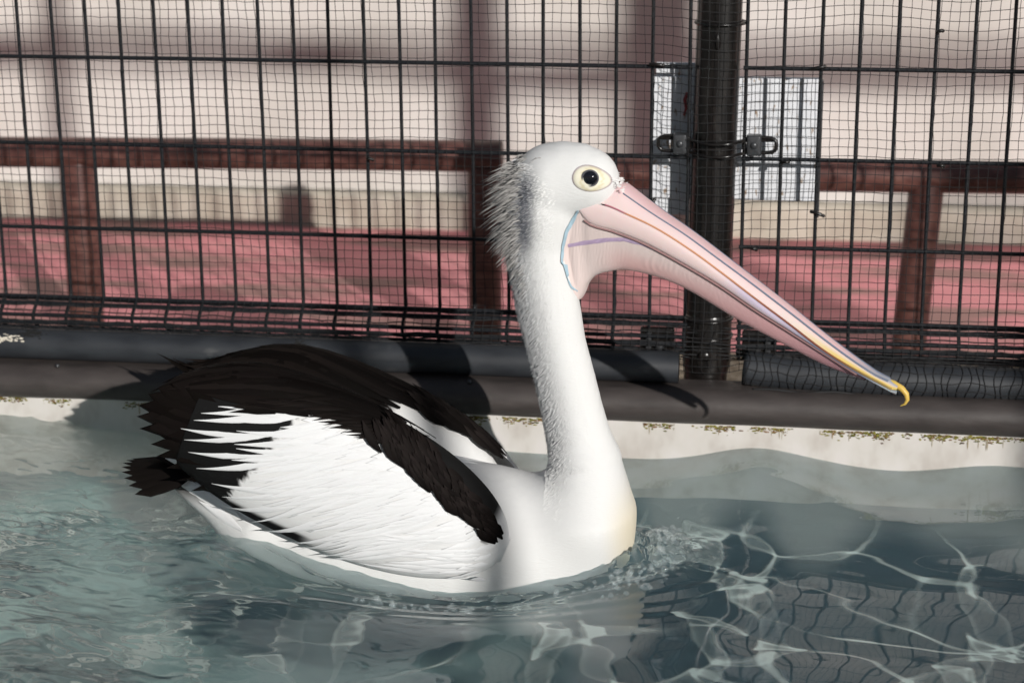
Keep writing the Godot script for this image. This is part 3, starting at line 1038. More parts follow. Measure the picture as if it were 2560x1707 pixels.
func feather(path: PackedVector3Array, outward: PackedVector3Array, w: float, col0: Color, col1: Color, sharp := 0.5, camber := 0.42) -> ArrayMesh:
	# one vane with a raised shaft; widest past the middle, pointed or rounded at the end
	var b := Buf.new()
	var m := path.size()
	for k in m:
		var t := float(k) / (m - 1)
		var d := (path[mini(k + 1, m - 1)] - path[maxi(k - 1, 0)]).normalized()
		var s := outward[k].cross(d).normalized()
		var ww := w * (0.18 + 0.82 * smoothstep(0.0, 0.40, t)) * pow(1.0 - pow(t, lerpf(6.0, 1.35, sharp)), 0.5 if sharp < 0.2 else 1.0)
		ww = maxf(ww, 0.0002)
		var col := col0.lerp(col1, t)
		b.vert(path[k] - s * ww - outward[k] * ww * camber, col, Vector2(0, t))
		b.vert(path[k], col, Vector2(0.5, t))
		b.vert(path[k] + s * ww - outward[k] * ww * camber, col, Vector2(1, t))
	for k in m - 1:
		for q in 2:
			var a := k * 3 + q
			b.quad(a, a + 1, a + 4, a + 3)
	return b.mesh()

func vary(c: Color, amt: float) -> Color:
	var k := 1.0 + rng.randf_range(-amt, amt)
	return Color(c.r * k, c.g * k, c.b * k)

func flank(side: float, a: float, bb: float, lift: float) -> Vector3:
	# a spot on the outer face of the folded wing; past the wing's outline the face goes on as a thin fan
	var t := clampf(absf(a) / (PA + 0.012), 0.0, 1.0)
	var r := maxf(pow(maxf(0.0, 1.0 - pow(t, 2.2)), 0.5), 0.16)
	var e := clampf(bb / (PB * r), -1.0, 1.0)
	var z := (PT + lift) * r * sqrt(maxf(1.0 - e * e, 0.0)) + lift * absf(e)
	z = maxf(z, 0.012 + lift)
	var q := POD_C + Vector2(0, side_drop(side)) + E1 * a + E2 * (bb + lift * e)
	return Vector3(q.x, q.y, PELICAN_Z + side * (PZ + z))

func local_phi(a: float, bb: float) -> float:
	var t := clampf(absf(a) / (PA + 0.012), 0.0, 1.0)
	var r := maxf(pow(maxf(0.0, 1.0 - pow(t, 2.2)), 0.5), 0.16)
	return asin(clampf(bb / (PB * r), -1.0, 1.0))

func wing_feather(parent: Node, called: String, side: float, root: Vector2, tip: Vector2, bend: float, w: float, l0: float, l1: float, c0: Color, c1: Color, m: Material, sharp: float, steps := 7) -> void:
	# root and tip on the flank of the wing, in its own axes (along, across)
	var path := PackedVector3Array(); var outw := PackedVector3Array()
	var d := tip - root
	var nrm := Vector2(-d.y, d.x)
	for k in steps:
		var t := float(k) / (steps - 1)
		var q := root + d * t + nrm * bend * sin(PI * t)
		var ph := local_phi(q.x, q.y)
		path.append(flank(side, q.x, q.y, lerpf(l0, l1, t)))
		var e := Vector3(E2.x, E2.y, 0) * sin(ph) / PB + Vector3(0, 0, side) * cos(ph) / PT
		outw.append(e.normalized())
	part(called, feather(path, outw, w, c0, c1, sharp), m, parent)

func arc_feather(parent: Node, called: String, side: float, a0: float, p0: float, a1: float, p1: float, w: float, l0: float, l1: float, c0: Color, c1: Color, sharp: float, steps := 9) -> void:
	# a long feather that follows the ridge of the wing: angle round its long axis
	var path := PackedVector3Array(); var outw := PackedVector3Array()
	for k in steps:
		var t := float(k) / (steps - 1)
		var a := lerpf(a0, a1, t)
		var ph := lerpf(p0, p1, t * t * (3 - 2 * t))
		path.append(pod(side, a, ph, lerpf(l0, l1, t)))
		outw.append((Vector3(E2.x, E2.y, 0) * sin(ph) / PB + Vector3(0, 0, side) * cos(ph) / PT).normalized())
	part(called, feather(path, outw, w, c0, c1, sharp), M["dark plumage"], parent)

const WHITE_ZONE := [Vector2(0.140, 0.040), Vector2(0.066, 0.080), Vector2(0.022, 0.077), Vector2(-0.038, 0.080), Vector2(-0.077, 0.071), Vector2(-0.120, 0.060), Vector2(-0.178, 0.030), Vector2(-0.214, 0.005), Vector2(-0.207, -0.052), Vector2(-0.164, -0.054), Vector2(-0.107, -0.064), Vector2(-0.062, -0.092), Vector2(-0.002, -0.108), Vector2(0.052, -0.100), Vector2(0.107, -0.059), Vector2(0.150, -0.034), Vector2(0.159, -0.010)]

func pelican() -> void:
	body_prims()
	var o := thing("pelican", Vector3.ZERO, "white pelican with black wings and a long pink bill, swimming to the right", "pelican")
	var b := net(0.0055, Vector3(0.27, -0.09, 0.23), Vector3i(125, 115, 64))
	for k in b.v.size(): b.c[k] = body_colour(b.v[k])
	var body := part("body", b.mesh(), M["white plumage"], o)
	near_wing(o)
	far_wing(o)
	back_feathers(o)
	tail(o)
	plumes(o)
	bill(o)
	eye(o, 1.0)
	eye(o, -1.0)

func wing_edge(a: float) -> float:
	# where the white of the folded wing gives way to the dark scapulars
	return curve([Vector2(-0.225, -0.004), Vector2(-0.214, 0.004), Vector2(-0.178, 0.030), Vector2(-0.120, 0.060), Vector2(-0.077, 0.071), Vector2(-0.038, 0.080), Vector2(0.022, 0.079), Vector2(0.066, 0.080), Vector2(0.140, 0.042)], a)

func wing_shell(o: Node, side: float) -> void:
	# the smooth folded wing that the feathers lie on
	var b := Buf.new()
	var na := 130; var nb := 90
	for k in na + 1:
		var u := k / float(na)
		var a := lerpf(-(PA + 0.0115), 0.17, u)
		for q in nb + 1:
			var phi := lerpf(deg_to_rad(-128), deg_to_rad(100), q / float(nb))
			var p := pod(side, a, phi, 0.0004)
			var t := clampf(absf(a) / (PA + 0.012), 0.0, 1.0)
			var bb := PB * maxf(pow(maxf(0.0, 1.0 - pow(t, 2.2)), 0.5), 0.16) * sin(phi)
			var dark := 0.0
			if side > 0:
				var edge := wing_edge(a) + 0.004 * N1.get_noise_2d(a * 140.0, bb * 30.0)
				dark = maxf(maxf(smoothstep(0.070, 0.075, a + 0.30 * bb + 0.010 * N1.get_noise_2d(a * 20.0, bb * 160.0)), smoothstep(-0.03, 0.0, a) * smoothstep(-0.070, -0.078, bb)), smoothstep(edge - 0.0015, edge + 0.0015, bb if phi < PI / 2 else 0.2))
				if a < -0.19: dark *= smoothstep(-0.218, -0.205, a)
			var c := Color(0.735, 0.735, 0.73).lerp(Color(0.0079, 0.0079, 0.0079), dark)
			b.vert(p, c)
	for k in na:
		for q in nb:
			var a := k * (nb + 1) + q
			if side > 0: b.quad(a, a + 1, a + nb + 2, a + nb + 1)
			else: b.quad(a, a + nb + 1, a + nb + 2, a + 1)
	part("wing", b.mesh(), M["white plumage"], o)

func near_wing(o: Node) -> void:
	wing_shell(o, 1.0)
	var black := Color(0.052, 0.043, 0.040)
	var brown := Color(0.112, 0.086, 0.077)
	var white := Color(0.735, 0.74, 0.745)
	# dark flight feathers below
	var flight := [[0.05, -0.02, 0.228, -0.044], [0.05, -0.03, 0.208, -0.056], [0.04, -0.035, 0.196, -0.066], [0.03, -0.045, 0.180, -0.076], [0.03, -0.05, 0.164, -0.088], [0.02, -0.055, 0.142, -0.090], [0.06, -0.01, 0.236, -0.030], [0.07, 0.0, 0.238, -0.014], [0.07, 0.01, 0.232, 0.002], [0.07, 0.02, 0.222, 0.016], [0.06, 0.03, 0.208, 0.030], [0.04, 0.0, 0.19, -0.03], [0.05, 0.02, 0.20, 0.00], [0.02, -0.02, 0.17, -0.055], [0.0, -0.03, 0.14, -0.075], [0.05, 0.03, 0.19, 0.035], [0.06, -0.015, 0.22, -0.038], [0.05, 0.01, 0.215, -0.020], [0.03, -0.04, 0.15, -0.080]]
	for f in flight:
		wing_feather(o, "flight_feather", 1.0, Vector2(f[0], f[1]), Vector2(f[2], f[3]), 0.05, 0.015, -0.005, 0.0008 + rng.randf() * 0.002, vary(black, 0.3), vary(brown, 0.4), M["dark plumage"], 0.0, 9)
	# white coverts
	var zone := PackedVector2Array(WHITE_ZONE)
	var rear := [Vector2(0.120, 0.054), Vector2(0.150, 0.034), Vector2(0.166, 0.012), Vector2(0.174, -0.012), Vector2(0.160, -0.036), Vector2(0.128, -0.060), Vector2(0.094, -0.080), Vector2(0.056, -0.096), Vector2(0.010, -0.103)]
	var spots := []
	var tries := 0
	while spots.size() < 150 and tries < 6000:
		tries += 1
		var tip := Vector2(rng.randf_range(-0.21, 0.17), rng.randf_range(-0.12, 0.09))
		if not Geometry2D.is_point_in_polygon(tip, zone): continue
		var ok := true
		for k in rear.size() - 1:
			if Geometry2D.get_closest_point_to_segment(tip, rear[k], rear[k + 1]).distance_to(tip) < 0.050: ok = false
		for s in spots:
			if absf(s.x - tip.x) < 0.022 and absf(s.y - tip.y) < 0.0060: ok = false
		if ok: spots.append(tip)
	# an outer row whose points show against the dark
	var rim := []
	var edge := [Vector2(0.120, 0.054), Vector2(0.150, 0.034), Vector2(0.166, 0.012), Vector2(0.174, -0.012), Vector2(0.160, -0.036), Vector2(0.128, -0.060), Vector2(0.094, -0.080), Vector2(0.056, -0.096), Vector2(0.010, -0.103), Vector2(-0.03, -0.100)]
	for row in 2:
		for k in range(2, 17 - row):
			var u := (k + 0.5 * (row % 2)) / 16.0 * (edge.size() - 1.001)
			var i0 := int(u)
			var e: Vector2 = edge[i0].lerp(edge[i0 + 1], u - i0)
			var back: float = [0.002, 0.062][row] + rng.randf_range(-0.016, 0.016)
			rim.append(e - Vector2(0.86, -0.50) * back)
	for r in rim: spots.append(r)
	spots.sort_custom(func(p, q): return p.x > q.x)
	for tip in spots:
		var len := rng.randf_range(0.085, 0.125)
		var lo := smoothstep(0.03, -0.09, tip.y)
		var ang := deg_to_rad(lerpf(-33.0, -46.0, lo * smoothstep(-0.10, 0.0, tip.x)) + rng.randf_range(-4, 4))
		if tip.y < -0.02 and tip.x < -0.08: ang = deg_to_rad(-20.0 + rng.randf_range(-4, 4))
		if tip.x > 0.09 or tip in rim: len += 0.015
		if tip.x > 0.09: ang = deg_to_rad(-27.0 + rng.randf_range(-5, 5))
		var root: Vector2 = tip - Vector2(cos(ang), sin(ang)) * len
		var pull := 0
		while pull < 12 and not Geometry2D.is_point_in_polygon(root, zone):
			root = root.lerp(tip, 0.12)
			pull += 1
		var front := smoothstep(0.16, -0.2, tip.x)
		wing_feather(o, "covert_feather", 1.0, root, tip, -0.03, rng.randf_range(0.0070, 0.0098) if tip in rim else rng.randf_range(0.0048, 0.0074), 0.0008 + front * 0.0010, 0.0024 + front * 0.0012 + rng.randf() * 0.0012, vary(white, 0.02), vary(white, 0.03), M["plumage streaks"], 1.06 if tip in rim else 0.9, 9)
	# short dark feathers lapping over the top of the white
	for k in 46:
		var a := lerpf(-0.05, 0.135, k / 45.0)
		var tip := Vector2(a + rng.randf_range(-0.004, 0.004), wing_edge(a) - rng.randf_range(0.001, 0.012))
		wing_feather(o, "scapular_feather", 1.0, tip + Vector2(-0.050, 0.012 + rng.randf() * 0.012), tip, 0.04, rng.randf_range(0.003, 0.0048), 0.0045, 0.0062 + rng.randf() * 0.001, vary(black, 0.3), vary(brown, 0.4), M["dark plumage"], 0.9, 6)
	# short dark scapulars in a band along the upper edge
	var n := 0
	tries = 0
	while n < 165 and tries < 3000:
		tries += 1
		var s := rng.randf() * 0.93
		var up := rng.randf()
		var base := Vector2(lerpf(-0.020, -0.218, s), lerpf(0.088, 0.012, pow(s, 1.35)))
		var tip := base + Vector2(-0.012, 0.024) * (up - 0.15) * lerpf(1.2, 0.75, s)
		var root := tip + Vector2(-0.036, -0.020) * lerpf(1.0, 0.55, s)
		n += 1
		wing_feather(o, "scapular_feather", 1.0, root, tip, rng.randf_range(-0.06, 0.06), rng.randf_range(0.0042, 0.0066), 0.0055, 0.0085 + rng.randf() * 0.0015, vary(black, 0.3), vary(Color(0.165, 0.130, 0.122), 0.4), M["dark plumage"], 0.6, 6)
	# long dark feathers over the ridge
	for k in 46:
		var u := k / 45.0
		var p0 := deg_to_rad(lerpf(74, 165, u) + rng.randf_range(-4, 4))
		var p1 := deg_to_rad(lerpf(40, 150, pow(u, 1.1)) + rng.randf_range(-6, 6))
		arc_feather(o, "scapular_feather", 1.0, rng.randf_range(-0.11 if u < 0.45 else -0.07, 0.03), p0, rng.randf_range(0.15, 0.235), p1, rng.randf_range(0.007, 0.011), 0.0055, 0.0065 + rng.randf() * 0.003, vary(black, 0.3), vary(brown, 0.5), 0.45, 10)

func far_wing(o: Node) -> void:
	wing_shell(o, -1.0)
	var black := Color(0.052, 0.043, 0.040)
	var brown := Color(0.115, 0.088, 0.078)
	for k in 60:
		var u := k / 59.0
		var p0 := deg_to_rad(lerpf(20, 172, u) + rng.randf_range(-4, 4))
		var p1 := deg_to_rad(lerpf(5, 160, u) + rng.randf_range(-6, 6))
		arc_feather(o, "scapular_feather", -1.0, rng.randf_range(-0.12 if u < 0.62 else -0.045, 0.03), p0, rng.randf_range(0.17, 0.265), p1, rng.randf_range(0.008, 0.012), 0.002, 0.004 + rng.randf() * 0.004, vary(black, 0.3), vary(brown, 0.5), 0.4, 9)
	# primaries that stick out past the rump
	for k in 9:
		var p := deg_to_rad(20.0 + k * 13.0)
		arc_feather(o, "flight_feather", -1.0, 0.05, p + 0.4, 0.27 + 0.012 * (k % 4) - 0.02 * absf(k - 4) * 0.5, p, 0.012, 0.004, 0.006, vary(black, 0.3), vary(brown, 0.4), 0.3, 9)
	# short scapulars down the front of the far wing
	for k in 56:
		var s := rng.randf()
		var phi := deg_to_rad(lerpf(68, 122 - 16 * s, rng.randf()))
		var a := lerpf(-0.06, -0.168, s)
		arc_feather(o, "scapular_feather", -1.0, a - 0.012, phi + 0.06, a + 0.036, phi, rng.randf_range(0.005, 0.008), 0.002, 0.0055, vary(black, 0.3), vary(Color(0.175, 0.140, 0.128), 0.4), 0.6, 5)

func back_feathers(o: Node) -> void:
	var black := Color(0.052, 0.043, 0.040)
	for k in 44:
		var z := PELICAN_Z + lerpf(-0.072, 0.060, rng.randf())
		var c := absf(z - PELICAN_Z + 0.005) / 0.065
		var xr := lerpf(0.632, 0.675, c) + rng.randf_range(-0.16, 0.02)
		var len := rng.randf_range(0.10, 0.16)
		var path := PackedVector3Array(); var outw := PackedVector3Array()
		for q in 8:
			var t := q / 7.0
			var x := xr - len * t
			var zz := z + (z - PELICAN_Z) * 0.15 * t
			path.append(Vector3(x, maxf(surf_y(x, zz), 0.095 - 0.25 * maxf(0.0, 0.45 - x)) + 0.0015 + 0.004 * t, zz))
			outw.append(Vector3(0, 1, 0.15))
		part("back_feather", feather(path, outw, rng.randf_range(0.008, 0.012), vary(black, 0.3), vary(Color(0.112, 0.088, 0.078), 0.4), 0.5), M["dark plumage"], o)
	# white points that reach back over the dark feathers
	for k in 22:
		var z := PELICAN_Z + lerpf(-0.055, 0.055, k / 21.0) + rng.randf_range(-0.003, 0.003)
		var xr := 0.715 + rng.randf_range(-0.015, 0.01)
		var len := rng.randf_range(0.06, 0.105)
		var path := PackedVector3Array(); var outw := PackedVector3Array()
		for q in 7:
			var t := q / 6.0
			var x := xr - len * t
			path.append(Vector3(x, surf_y(x, z) - 0.0005 + 0.0075 * t, z))
			outw.append(Vector3(0, 1, 0.2))
		part("back_feather", feather(path, outw, rng.randf_range(0.005, 0.008), Color(0.8, 0.8, 0.79), Color(0.8, 0.8, 0.8), 0.9), M["plumage streaks"], o)

func tail(o: Node) -> void:
	var t := part("tail", feather(PackedVector3Array([Vector3(0.40, 0.085, 0.40), Vector3(0.35, 0.092, 0.40), Vector3(0.30, 0.088, 0.40)]), PackedVector3Array([Vector3.UP, Vector3.UP, Vector3.UP]), 0.03, Color(0.08, 0.068, 0.063), Color(0.08, 0.068, 0.063), 0.1), M["dark plumage"], o)
	for k in 11:
		var s := (k - 5) / 5.0
		var path := PackedVector3Array(); var outw := PackedVector3Array()
		for q in 6:
			var u := q / 5.0
			path.append(Vector3(0.37 - u * (0.112 - 0.030 * s * s), 0.090 - 0.012 * u - 0.018 * s * s * u - 0.006 * s, 0.40 + s * lerpf(0.018, 0.046, u)))
			outw.append(Vector3(0, 1, s * 0.6).normalized())
		part("tail_feather", feather(path, outw, 0.0125, Color(0.08, 0.068, 0.063), Color(0.112, 0.086, 0.077), 0.15), M["dark plumage"], o)
	# white undertail coverts on the near side
	for k in 26:
		var u := rng.randf()
		var x0 := lerpf(0.45, 0.37, u); var y0 := lerpf(0.03, 0.07, u) + rng.randf_range(-0.02, 0.016)
		var path := PackedVector3Array(); var outw := PackedVector3Array()
		var len := rng.randf_range(0.05, 0.075)
		for q in 6:
			var t2 := q / 5.0
			var x := x0 - len * t2 * 0.92; var y := y0 + len * t2 * 0.36
			path.append(Vector3(x, y, maxf(surf_z(x, y), PELICAN_Z + 0.012) + 0.001 + 0.003 * t2))
			outw.append(Vector3(-0.2, 0.1, 1).normalized())
		part("undertail_feather", feather(path, outw, rng.randf_range(0.006, 0.009), Color(0.79, 0.79, 0.79), Color(0.8, 0.8, 0.8), 0.8), M["plumage streaks"], o)

func hair(b: Buf, p: Vector3, d: Vector3, w: float, len: float, c0: Color, c1: Color, droop: float) -> void:
	var s := d.cross(Vector3(0, 0.3, 1)).normalized()
	if s.length() < 0.5: s = Vector3.UP
	var mid := p + d * len * 0.55
	var tip := p + d * len + Vector3(0, -droop * len, 0)
	var a := b.vert(p - s * w, c0); var e := b.vert(p + s * w, c0)
	var f := b.vert(mid - s * w * 0.8, c1); var g := b.vert(mid + s * w * 0.8, c1)
	var h := b.vert(tip, c1)
	var dpt := Vector3(0, 0, 1)
	b.v[f] += dpt * w * 0.5; b.v[g] += dpt * w * 0.5
	b.quad(a, e, g, f)
	b.tri(f, g, h)

func plumes(o: Node) -> void:
	# the ragged crest
	var b := Buf.new()
	for k in 1500:
		var y := lerpf(0.30, 0.492, pow(rng.randf(), 0.8))
		var th := rng.randf_range(-1.1, 1.1)
		var reach := smoothstep(0.31, 0.43, y) * (1.0 - 0.75 * smoothstep(0.462, 0.492, y))
		var x := nape_x(y) + 0.010 + (1.0 - cos(th)) * 0.03 + rng.randf_range(0.0, 0.016)
		var z := PELICAN_Z + sin(th) * 0.030
		var d := Vector3(-1.0, lerpf(-0.75, 0.02, smoothstep(0.32, 0.47, y)) + rng.randf_range(-0.15, 0.15), sin(th) * 0.5).normalized()
		var len := lerpf(0.008, 0.034, reach) * rng.randf_range(0.55, 1.3)
		var g := rng.randf_range(0.20, 0.42)
		hair(b, Vector3(x, y, z), d, rng.randf_range(0.00045, 0.0009), len, Color(0.20, 0.195, 0.195), Color(g, g * 0.97, g * 0.93), 0.25)
	var m := part("crest", b.mesh(), M["plumage streaks"], o)
	tag(m, "ragged pale grey crest", "", "", "stuff")
	# short hair-like feathers down the nape and the neck
	b = Buf.new()
	for k in 11000:
		var y := rng.randf_range(0.055, 0.484)
		var back := pow(rng.randf(), 2.2) * 0.068 * (1.0 - 0.6 * smoothstep(0.45, 0.49, y))
		var x := nape_x(y) + back
		if x > 0.86: continue
		var z := surf_z(x, y)
		if z < PELICAN_Z + 0.004 and back > 0.012: continue
		if z <= PELICAN_Z + 0.002: x += 0.004
		var d := Vector3(-0.5 - 0.4 * smoothstep(0.05, 0.0, back), -0.75 * smoothstep(0.5, 0.3, y), 0.20).normalized()
		d = (d + Vector3(rng.randf_range(-0.2, 0.2), rng.randf_range(-0.2, 0.2), 0)).normalized()
		var base := body_colour(Vector3(x, y, z))
		var tip := base.lerp(Color(0.80, 0.80, 0.79), rng.randf_range(0.0, 0.22))
		hair(b, Vector3(x, y, z - 0.0005), d, rng.randf_range(0.00022, 0.00038), rng.randf_range(0.0030, 0.0055), base, tip, 0.1)
	m = part("nape_feathers", b.mesh(), M["plumage streaks"], o)
	tag(m, "", "", "", "stuff")

# -- bill: everything along d, metres forward of the bill's base, in an upright plane turned a little to the viewer
const BILL_YAW := 0.2443
func bp(d: float, y: float, w: float) -> Vector3:
	return Vector3(0.897 + d * cos(BILL_YAW) - w * sin(BILL_YAW), y, 0.405 + d * sin(BILL_YAW) + w * cos(BILL_YAW))

func curve(p: Array, d: float) -> float:
	if d <= p[0].x: return p[0].y
	for k in p.size() - 1:
		if d <= p[k + 1].x:
			var a: Vector2 = p[k]; var b: Vector2 = p[k + 1]
			var t := (d - a.x) / (b.x - a.x)
			var m0 := (b.y - a.y) / (b.x - a.x); var m1 := m0
			if k > 0: m0 = (b.y - p[k - 1].y) / (b.x - p[k - 1].x)
			if k < p.size() - 2: m1 = (p[k + 2].y - a.y) / (p[k + 2].x - a.x)
			var h := b.x - a.x
			return a.y * (2 * t * t * t - 3 * t * t + 1) + h * m0 * (t * t * t - 2 * t * t + t) + b.y * (3 * t * t - 2 * t * t * t) + h * m1 * (t * t * t - t * t)
	return p[-1].y

const TOP := [Vector2(-0.03, 0.478), Vector2(0.001, 0.460), Vector2(0.047, 0.429), Vector2(0.085, 0.407), Vector2(0.141, 0.371), Vector2(0.198, 0.334), Vector2(0.253, 0.296), Vector2(0.308, 0.261), Vector2(0.326, 0.254), Vector2(0.340, 0.246)]
const COMM := [Vector2(-0.041, 0.440), Vector2(-0.013, 0.439), Vector2(0.012, 0.430), Vector2(0.050, 0.414), Vector2(0.092, 0.390), Vector2(0.129, 0.366), Vector2(0.166, 0.341), Vector2(0.204, 0.316), Vector2(0.259, 0.280), Vector2(0.331, 0.245)]
const LOW := [Vector2(-0.046, 0.430), Vector2(-0.031, 0.416), Vector2(0.0, 0.408), Vector2(0.038, 0.395), Vector2(0.092, 0.369), Vector2(0.130, 0.349), Vector2(0.167, 0.327), Vector2(0.204, 0.307), Vector2(0.241, 0.287), Vector2(0.295, 0.258), Vector2(0.334, 0.239)]
const POUCH_UP := [Vector2(-0.066, 0.366), Vector2(-0.062, 0.390), Vector2(-0.056, 0.407), Vector2(-0.048, 0.420), Vector2(-0.040, 0.428), Vector2(-0.031, 0.418), Vector2(0.0, 0.412), Vector2(0.038, 0.399), Vector2(0.092, 0.373), Vector2(0.130, 0.353), Vector2(0.167, 0.331), Vector2(0.204, 0.310), Vector2(0.241, 0.289), Vector2(0.30, 0.257)]
const POUCH_LO := [Vector2(-0.066, 0.362), Vector2(-0.062, 0.336), Vector2(-0.054, 0.313), Vector2(-0.049, 0.318), Vector2(-0.044, 0.331), Vector2(-0.033, 0.344), Vector2(-0.012, 0.352), Vector2(0.006, 0.355), Vector2(0.049, 0.349), Vector2(0.087, 0.336), Vector2(0.143, 0.308), Vector2(0.199, 0.284), Vector2(0.254, 0.262), Vector2(0.30, 0.250)]
const HALF := [Vector2(-0.08, 0.030), Vector2(-0.045, 0.0365), Vector2(-0.02, 0.0355), Vector2(0.0, 0.033), Vector2(0.05, 0.0275), Vector2(0.10, 0.0225), Vector2(0.2, 0.018), Vector2(0.29, 0.0145), Vector2(0.335, 0.010)]

func bill(o: Node) -> void:
	var pink := Color(0.78, 0.60, 0.59)
	var rose := Color(0.72, 0.48, 0.49)
	var pale := Color(0.76, 0.60, 0.57)
	var slate := Color(0.075, 0.10, 0.145)
	var yellow := Color(0.72, 0.50, 0.11)
	# upper mandible
	var b := Buf.new()
	var ns := 74
	var sec := 15
	for k in ns + 1:
		var d := lerpf(-0.042, 0.336, k / float(ns))
		var top := curve(TOP, d); var com := curve(COMM, d); var w := curve(HALF, d) * 0.86
		if d < 0.0: top = minf(top, lerpf(com + 0.004, 0.460, smoothstep(-0.042, 0.004, d)))
		var h := top - com
		for q in sec:
			var t := lerpf(-1, 1, q / float(sec - 1))
			var at := absf(t)
			var yy := com + h * (1.0 - pow(at, 2.3))
			var zz := w * signf(t) * pow(at, 0.80)
			var col := rose.lerp(pink, smoothstep(0.25, 0.75, at))
			col = col.lerp(pale, smoothstep(0.80, 0.92, at) * 0.5)
			var far := smoothstep(0.15, 0.30, d)
			col = col.lerp(Color(0.62, 0.60, 0.50), far * smoothstep(0.55, 0.85, at) * 0.8)
			col = col.lerp(yellow, smoothstep(0.20, 0.28, d) * smoothstep(0.62, 0.90, at))
			col = col.lerp(Color(0.30, 0.36, 0.42), smoothstep(0.26, 0.325, d) * smoothstep(0.75, 0.45, at) * 0.85)
			b.vert(bp(d, yy, zz), col)
	for k in ns:
		for q in sec - 1:
			var a := k * sec + q
			b.quad(a, a + 1, a + sec + 1, a + sec)
	part("upper_mandible", b.mesh(), M["bill skin"], o)
	# grey groove lines on it, one each side
	for s: float in [1.0, -1.0]:
		b = Buf.new()
		var p := PackedVector3Array(); var r := PackedFloat32Array()
		for k in 40:
			var d := lerpf(0.006, 0.325, k / 39.0)
			var top := curve(TOP, d); var com := curve(COMM, d); var w := curve(HALF, d) * 0.86
			var at := lerpf(0.55, 0.50, k / 39.0) + 0.01 * sin(k * 0.6)
			p.append(bp(d, com + (top - com) * (1.0 - pow(at, 2.3)), s * w * pow(at, 0.80)))
			r.append(lerpf(0.0009, 0.0014, k / 39.0))
		b.tube(p, r, 5, Color(0.16, 0.19, 0.26))
		part("bill_groove", b.mesh(), M["bill skin"], o)
		# the reddish cutting edge
		b = Buf.new()
		p = PackedVector3Array(); r = PackedFloat32Array()
		for k in 50:
			var d := lerpf(-0.012, 0.330, k / 49.0)
			p.append(bp(d, curve(COMM, d) - 0.0003, s * (curve(HALF, d) * 0.865)))
			r.append(lerpf(0.0010, 0.0014, k / 49.0))
			var f := b.v.size()
		b.tube(p, r, 6, Color.WHITE)
		for k in 50:
			for q in 6:
				var u := k / 49.0
				var col := Color(0.68, 0.30, 0.16).lerp(Color(0.24, 0.07, 0.035), smoothstep(0.35, 0.65, u)).lerp(Color(0.30, 0.20, 0.06), smoothstep(0.75, 0.95, u))
				if u < 0.08: col = col.lerp(Color(0.45, 0.16, 0.24), 0.8)
				b.c[k * 6 + q] = col
		part("cutting_edge", b.mesh(), M["bill skin"], o)
		# lower mandible rim
		b = Buf.new()
		var sd := 14
		for k in ns + 1:
			var d := lerpf(-0.047, 0.335, k / float(ns))
			var up := curve(COMM, d) - 0.0012; var lo := curve(LOW, d)
			var endr := sqrt(clampf((d + 0.0475) / 0.014, 0.0, 1.0))
			var cy := (up + lo) / 2; var hy := maxf((up - lo) / 2 * endr, 0.0008)
			var w := curve(HALF, d)
			for q in sd:
				var an := TAU * q / sd
				var yy := cy + sin(an) * hy
				var zz := s * (w - 0.0035 + cos(an) * 0.0038)
				var col := pink.lerp(Color(0.78, 0.60, 0.60), smoothstep(0.3, 1.0, sin(an)) * 0.5).lerp(pale, 0.35)
				var vio := smoothstep(0.115, 0.165, d)
				col = col.lerp(Color(0.44, 0.40, 0.55), vio * 0.75 * smoothstep(-0.9, 0.2, sin(an)))
				col = col.lerp(slate, smoothstep(0.185, 0.25, d + 0.006 * N1.get_noise_2d(d * 90, an * 2)) * 0.85)
				col = col.lerp(Color(0.33, 0.36, 0.38), smoothstep(0.29, 0.33, d))
				b.vert(bp(d, yy, zz), col)
		for k in ns:
			for q in sd:
				var q2 := (q + 1) % sd
				var a := k * sd + q; var e := k * sd + q2
				if s > 0: b.quad(a, e, e + sd, a + sd)
				else: b.quad(a, a + sd, e + sd, e)
		part("lower_mandible", b.mesh(), M["bill skin"], o)
	# pouch
	b = Buf.new()
	var pn := 190; var ps := 40
	for k in pn + 1:
		var d := lerpf(-0.0658, 0.298, pow(k / float(pn), 1.25))
		var up := curve(POUCH_UP, d); var lo := curve(POUCH_LO, d)
		var w := curve(HALF, d) - 0.0022
		for q in ps + 1:
			var t := lerpf(-1, 1, q / float(ps))
			var at := absf(t)
			var yy := lo + (up - lo) * pow(at, 1.7)
			var zz := w * signf(t) * pow(at, 0.62)
			# fine wrinkles that follow the skin
			var wr := 0.00028 * sin(yy * 2400.0 + 5.0 * N1.get_noise_2d(d * 40, yy * 50)) * smoothstep(0.0, 0.05, d) + 0.00028 * sin(d * 1700.0 + 7.0 * N1.get_noise_2d(d * 25, yy * 60)) * smoothstep(0.05, -0.02, d)
			zz += signf(t) * wr * smoothstep(0.1, 0.4, at)
			if d < 0.0:
				var free := bp(d, yy, zz)
				var skin := surf_z(free.x, yy, signf(t) if t != 0 else 1.0)
				if absf(skin - PELICAN_Z) > 0.001:
					var need := (skin - free.z) / cos(BILL_YAW)
					if t > 0: zz = maxf(zz, zz + need + 0.0011)
					else: zz = minf(zz, zz + need - 0.0011)
			var rel := clampf((yy - lo) / maxf(up - lo, 1e-4), 0, 1)
			var col := Color(0.73, 0.61, 0.58).lerp(Color(0.71, 0.45, 0.43), smoothstep(-0.035, 0.02, d) * smoothstep(0.75, 0.15, rel))
			col = col.lerp(Color(0.66, 0.36, 0.37), smoothstep(0.03, 0.20, d) * 0.9)
			col = col.lerp(Color(0.34, 0.16, 0.20), smoothstep(0.19, 0.29, d) * 0.7)
			b.vert(bp(d, yy, zz), col)
